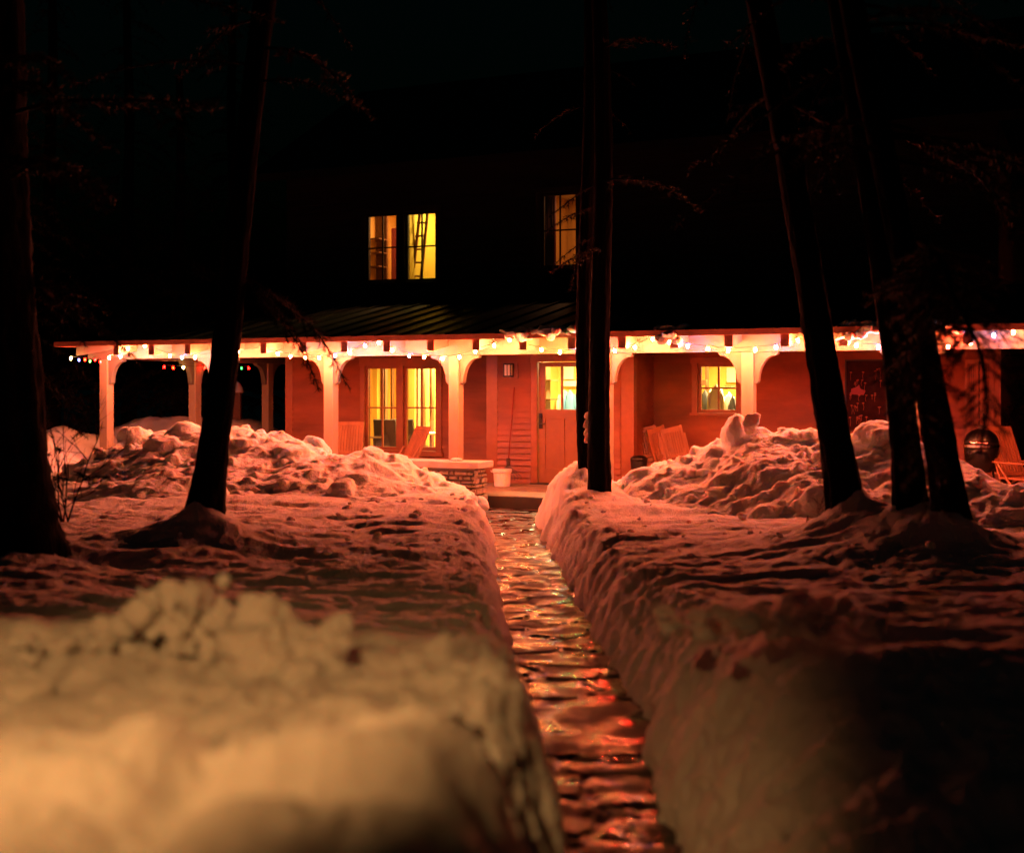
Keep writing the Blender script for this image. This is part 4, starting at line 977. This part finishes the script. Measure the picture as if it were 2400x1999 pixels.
def fast(mb, name, m, parent):
    me = bpy.data.meshes.new(name); me.from_pydata(mb.v, [], mb.f); me.update(); me.materials.append(m)
    o = bpy.data.objects.new(name, me); COL.objects.link(o); o.parent = parent; return o
TL = {'l1': ('slim dark conifer leaning right on the left snow field', .0), 'l0': ('broad dark conifer trunk cut by the left edge of the picture', .0), 'm0': ('thinner left trunk of the close pair before the door', .0),
      'm1': ('thicker right trunk of the close pair before the door', .0), 'r0': ('leftmost of the three leaning conifers on the right', 0), 'r1': ('middle of the three leaning conifers on the right', 0), 'r2': ('rightmost of the three leaning conifers on the right', 0)}
BOUGHS = {'l1': (3.6, 11, 20, 1.7), 'l0': (2.6, 12, 40, 2.4), 'm0': (4.2, 9, 14, 1.3), 'm1': (2.9, 12, 13, 2.1), 'r0': (3.2, 11, 22, 1.9), 'r1': (3.6, 11, 16, 1.5), 'r2': (2.7, 12, 46, 2.2)}
def blocked(p):      # keep the windows clear where the photograph shows them clear
    x = CX+F*p.x/p.y; y = HY-F*(p.z-EYE)/p.y
    return (835 < x < 1045 and 440 < y < 690) or y > 745
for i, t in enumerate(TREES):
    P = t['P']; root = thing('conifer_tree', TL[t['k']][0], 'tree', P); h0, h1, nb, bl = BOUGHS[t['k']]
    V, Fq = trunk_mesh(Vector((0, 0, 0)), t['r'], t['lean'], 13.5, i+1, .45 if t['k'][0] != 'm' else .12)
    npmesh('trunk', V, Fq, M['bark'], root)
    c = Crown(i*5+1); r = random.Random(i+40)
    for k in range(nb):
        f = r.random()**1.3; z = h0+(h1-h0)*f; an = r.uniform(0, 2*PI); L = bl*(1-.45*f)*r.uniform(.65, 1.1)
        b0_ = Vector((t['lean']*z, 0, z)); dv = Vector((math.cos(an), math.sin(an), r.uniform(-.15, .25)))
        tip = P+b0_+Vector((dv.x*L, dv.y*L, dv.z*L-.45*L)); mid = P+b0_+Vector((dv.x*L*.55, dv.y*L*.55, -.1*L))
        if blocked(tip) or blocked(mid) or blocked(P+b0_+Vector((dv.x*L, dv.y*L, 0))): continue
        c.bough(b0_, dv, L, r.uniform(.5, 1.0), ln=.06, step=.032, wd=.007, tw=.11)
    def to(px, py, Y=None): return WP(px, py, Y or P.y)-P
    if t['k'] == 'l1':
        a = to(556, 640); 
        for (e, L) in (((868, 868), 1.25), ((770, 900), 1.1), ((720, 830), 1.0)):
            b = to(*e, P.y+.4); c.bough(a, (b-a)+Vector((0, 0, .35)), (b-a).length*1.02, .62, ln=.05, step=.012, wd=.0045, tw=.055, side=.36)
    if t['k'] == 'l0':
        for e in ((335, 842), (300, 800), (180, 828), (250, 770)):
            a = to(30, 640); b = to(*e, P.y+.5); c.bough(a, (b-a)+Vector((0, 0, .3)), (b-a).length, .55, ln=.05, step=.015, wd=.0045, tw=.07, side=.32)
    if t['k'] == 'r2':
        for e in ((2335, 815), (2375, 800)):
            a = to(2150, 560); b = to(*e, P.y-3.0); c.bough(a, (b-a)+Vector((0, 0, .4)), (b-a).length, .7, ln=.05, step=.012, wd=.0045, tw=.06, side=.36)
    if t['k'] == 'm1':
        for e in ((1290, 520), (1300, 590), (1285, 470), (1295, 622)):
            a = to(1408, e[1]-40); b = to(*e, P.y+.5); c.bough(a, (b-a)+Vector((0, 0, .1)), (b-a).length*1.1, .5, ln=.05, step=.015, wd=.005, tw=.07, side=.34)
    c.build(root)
# snow caught in the fork of the twin trunks
r = np.random.RandomState(8); parts = []
for px, py, s in ((1378, 975, .045), (1374, 995, .06), (1380, 1015, .055), (1376, 1030, .045), (1391, 870, .012), (1392, 890, .018), (1392, 912, .014), (1386, 988, .05)): 
    w = WP(px, py, 15.72); parts.append(chunk(r, tuple(w), s, 1.4, 5, .12, ICO3))
tag(lump_obj('trunk_snow', parts, .008, .006, .04), 'plaster of snow stuck between the twin trunks before the door', 'snow clump')
# dark conifers beyond the house and at the sides
def far_tree(px, Y, H_, rad, label, seed, nb=95):
    P = Vector(((px-CX)/F*Y, Y, .35)); root = thing('spruce_tree', label, 'tree', P, group='dark conifers standing behind the house'); V, Fq = trunk_mesh(Vector((0, 0, 0)), .2, 0, H_, seed); npmesh('trunk', V, Fq, M['bark'], root)
    c = Crown(seed); r = random.Random(seed)
    for k in range(nb):
        f = r.random(); z = .8+(H_-1.2)*f; an = r.uniform(0, 2*PI); L = rad*(1-.85*f)*r.uniform(.75, 1.1)+.2
        c.bough((0, 0, z), (math.cos(an), math.sin(an), .1), L, .9, ln=.12, step=.11, wd=.014, tw=.3)
    c.build(root)
for i, (px, Y, H_, rd, l) in enumerate(((120, 29, 11, 2.6, 'dark spruce far left beyond the snow banks'), (300, 33, 13, 3.0, 'dark spruce behind the left corner post'), (420, 31, 9, 2.4, 'shorter dark spruce between the left side porch posts'), (545, 36, 14, 3.2, 'tall dark spruce behind the rear side post'),
                                (-60, 25, 12, 2.8, 'dark spruce behind the broad left trunk'), (2440, 22, 11, 2.4, 'dark spruce off the right end of the porch'))): far_tree(px, Y, H_, rd, l, 100+i)
# snow capped post among them
p = WP(556, 985, 28.5); t = thing('garden_post', 'dark post with a pointed cap of snow beyond the porch', 'post', (p.x, p.y, .4))
MB().box(-.09, .09, -.09, .09, 0, WP(556, 920, 28.5).z-.4).build('post_body', M['wood_dk'], t, bevel=.01); MB().lathe([(0, 0), (.15, .0), (.12, .1), (.05, .22), (0, .26)], (0, 0, WP(556, 920, 28.5).z-.4), 14).build('snow_cap', M['snow'], t, smooth=True)
# bare shrubs and twigs
def shrub(P, label, n, h, sp, seed, needle=False, thick=.004):
    root = thing('bare_shrub', label, 'shrub', P); r = random.Random(seed); mb = MB()
    def grow(p, d, L, lv, th_):
        k = 5; pts = [p]
        for _ in range(k): d = (d+Vector((r.uniform(-.22, .22), r.uniform(-.22, .22), r.uniform(-.12, .10)))).normalized(); pts.append(pts[-1]+d*L/k)
        mb.tube(pts, [th_*(1-.6*i/k) for i in range(k+1)], 5, False)
        if lv:
            for q in range(3+r.randint(0, 2)): grow(pts[r.randint(1, k)], (d+Vector((r.uniform(-.9, .9), r.uniform(-.9, .9), r.uniform(-.3, .5)))).normalized(), L*.5, lv-1, th_*.55)
    for _ in range(n): grow(Vector((r.uniform(-.05, .05), r.uniform(-.05, .05), -.1)), Vector((r.uniform(-sp, sp), r.uniform(-sp, sp), 1)), h*r.uniform(.7, 1.1), 2, thick)
    fast(mb, 'stems', M['twig'], root)
    if needle:
        c = Crown(seed)
        for _ in range(needle):
            a = Vector((r.uniform(-.3, .45), r.uniform(-.2, .2), r.uniform(.25, h*.95))); c.bough(a, (r.uniform(-1, 1), r.uniform(-1, 1), r.uniform(-.3, .3)), r.uniform(.18, .32), .5, ln=.04, step=.012, wd=.003, tw=.04, side=.4)
        c.build(root)
shrub(WP(150, 1195, 10.6), 'scraggly young conifer beside the broad left trunk', 5, .85, .45, 3, 16, .008)
shrub(WP(2072, 1215, 11.5), 'tiny forked shrub poking from the snow between the leaning trunks', 1, .32, .4, 9, False, .010)
shrub(WP(1925, 1215, 11.2), 'thin dry stems in the snow left of the leftmost leaning trunk', 7, .36, .35, 12, False, .003)
t = thing('wire_stake', 'small dark wire stake standing in the snow before the right pile', 'stake', WP(1893, 1255, 11.0))
for e in ((-.045, 0, -.05), (.05, 0, -.05), (0, .05, -.05)): MB().tube([e, (0, 0, .17)], .004, 5).build('leg', M['iron'], t)
MB().tube([(-.025, 0, .06), (.028, 0, .06)], .003, 5).build('crossbar', M['iron'], t)
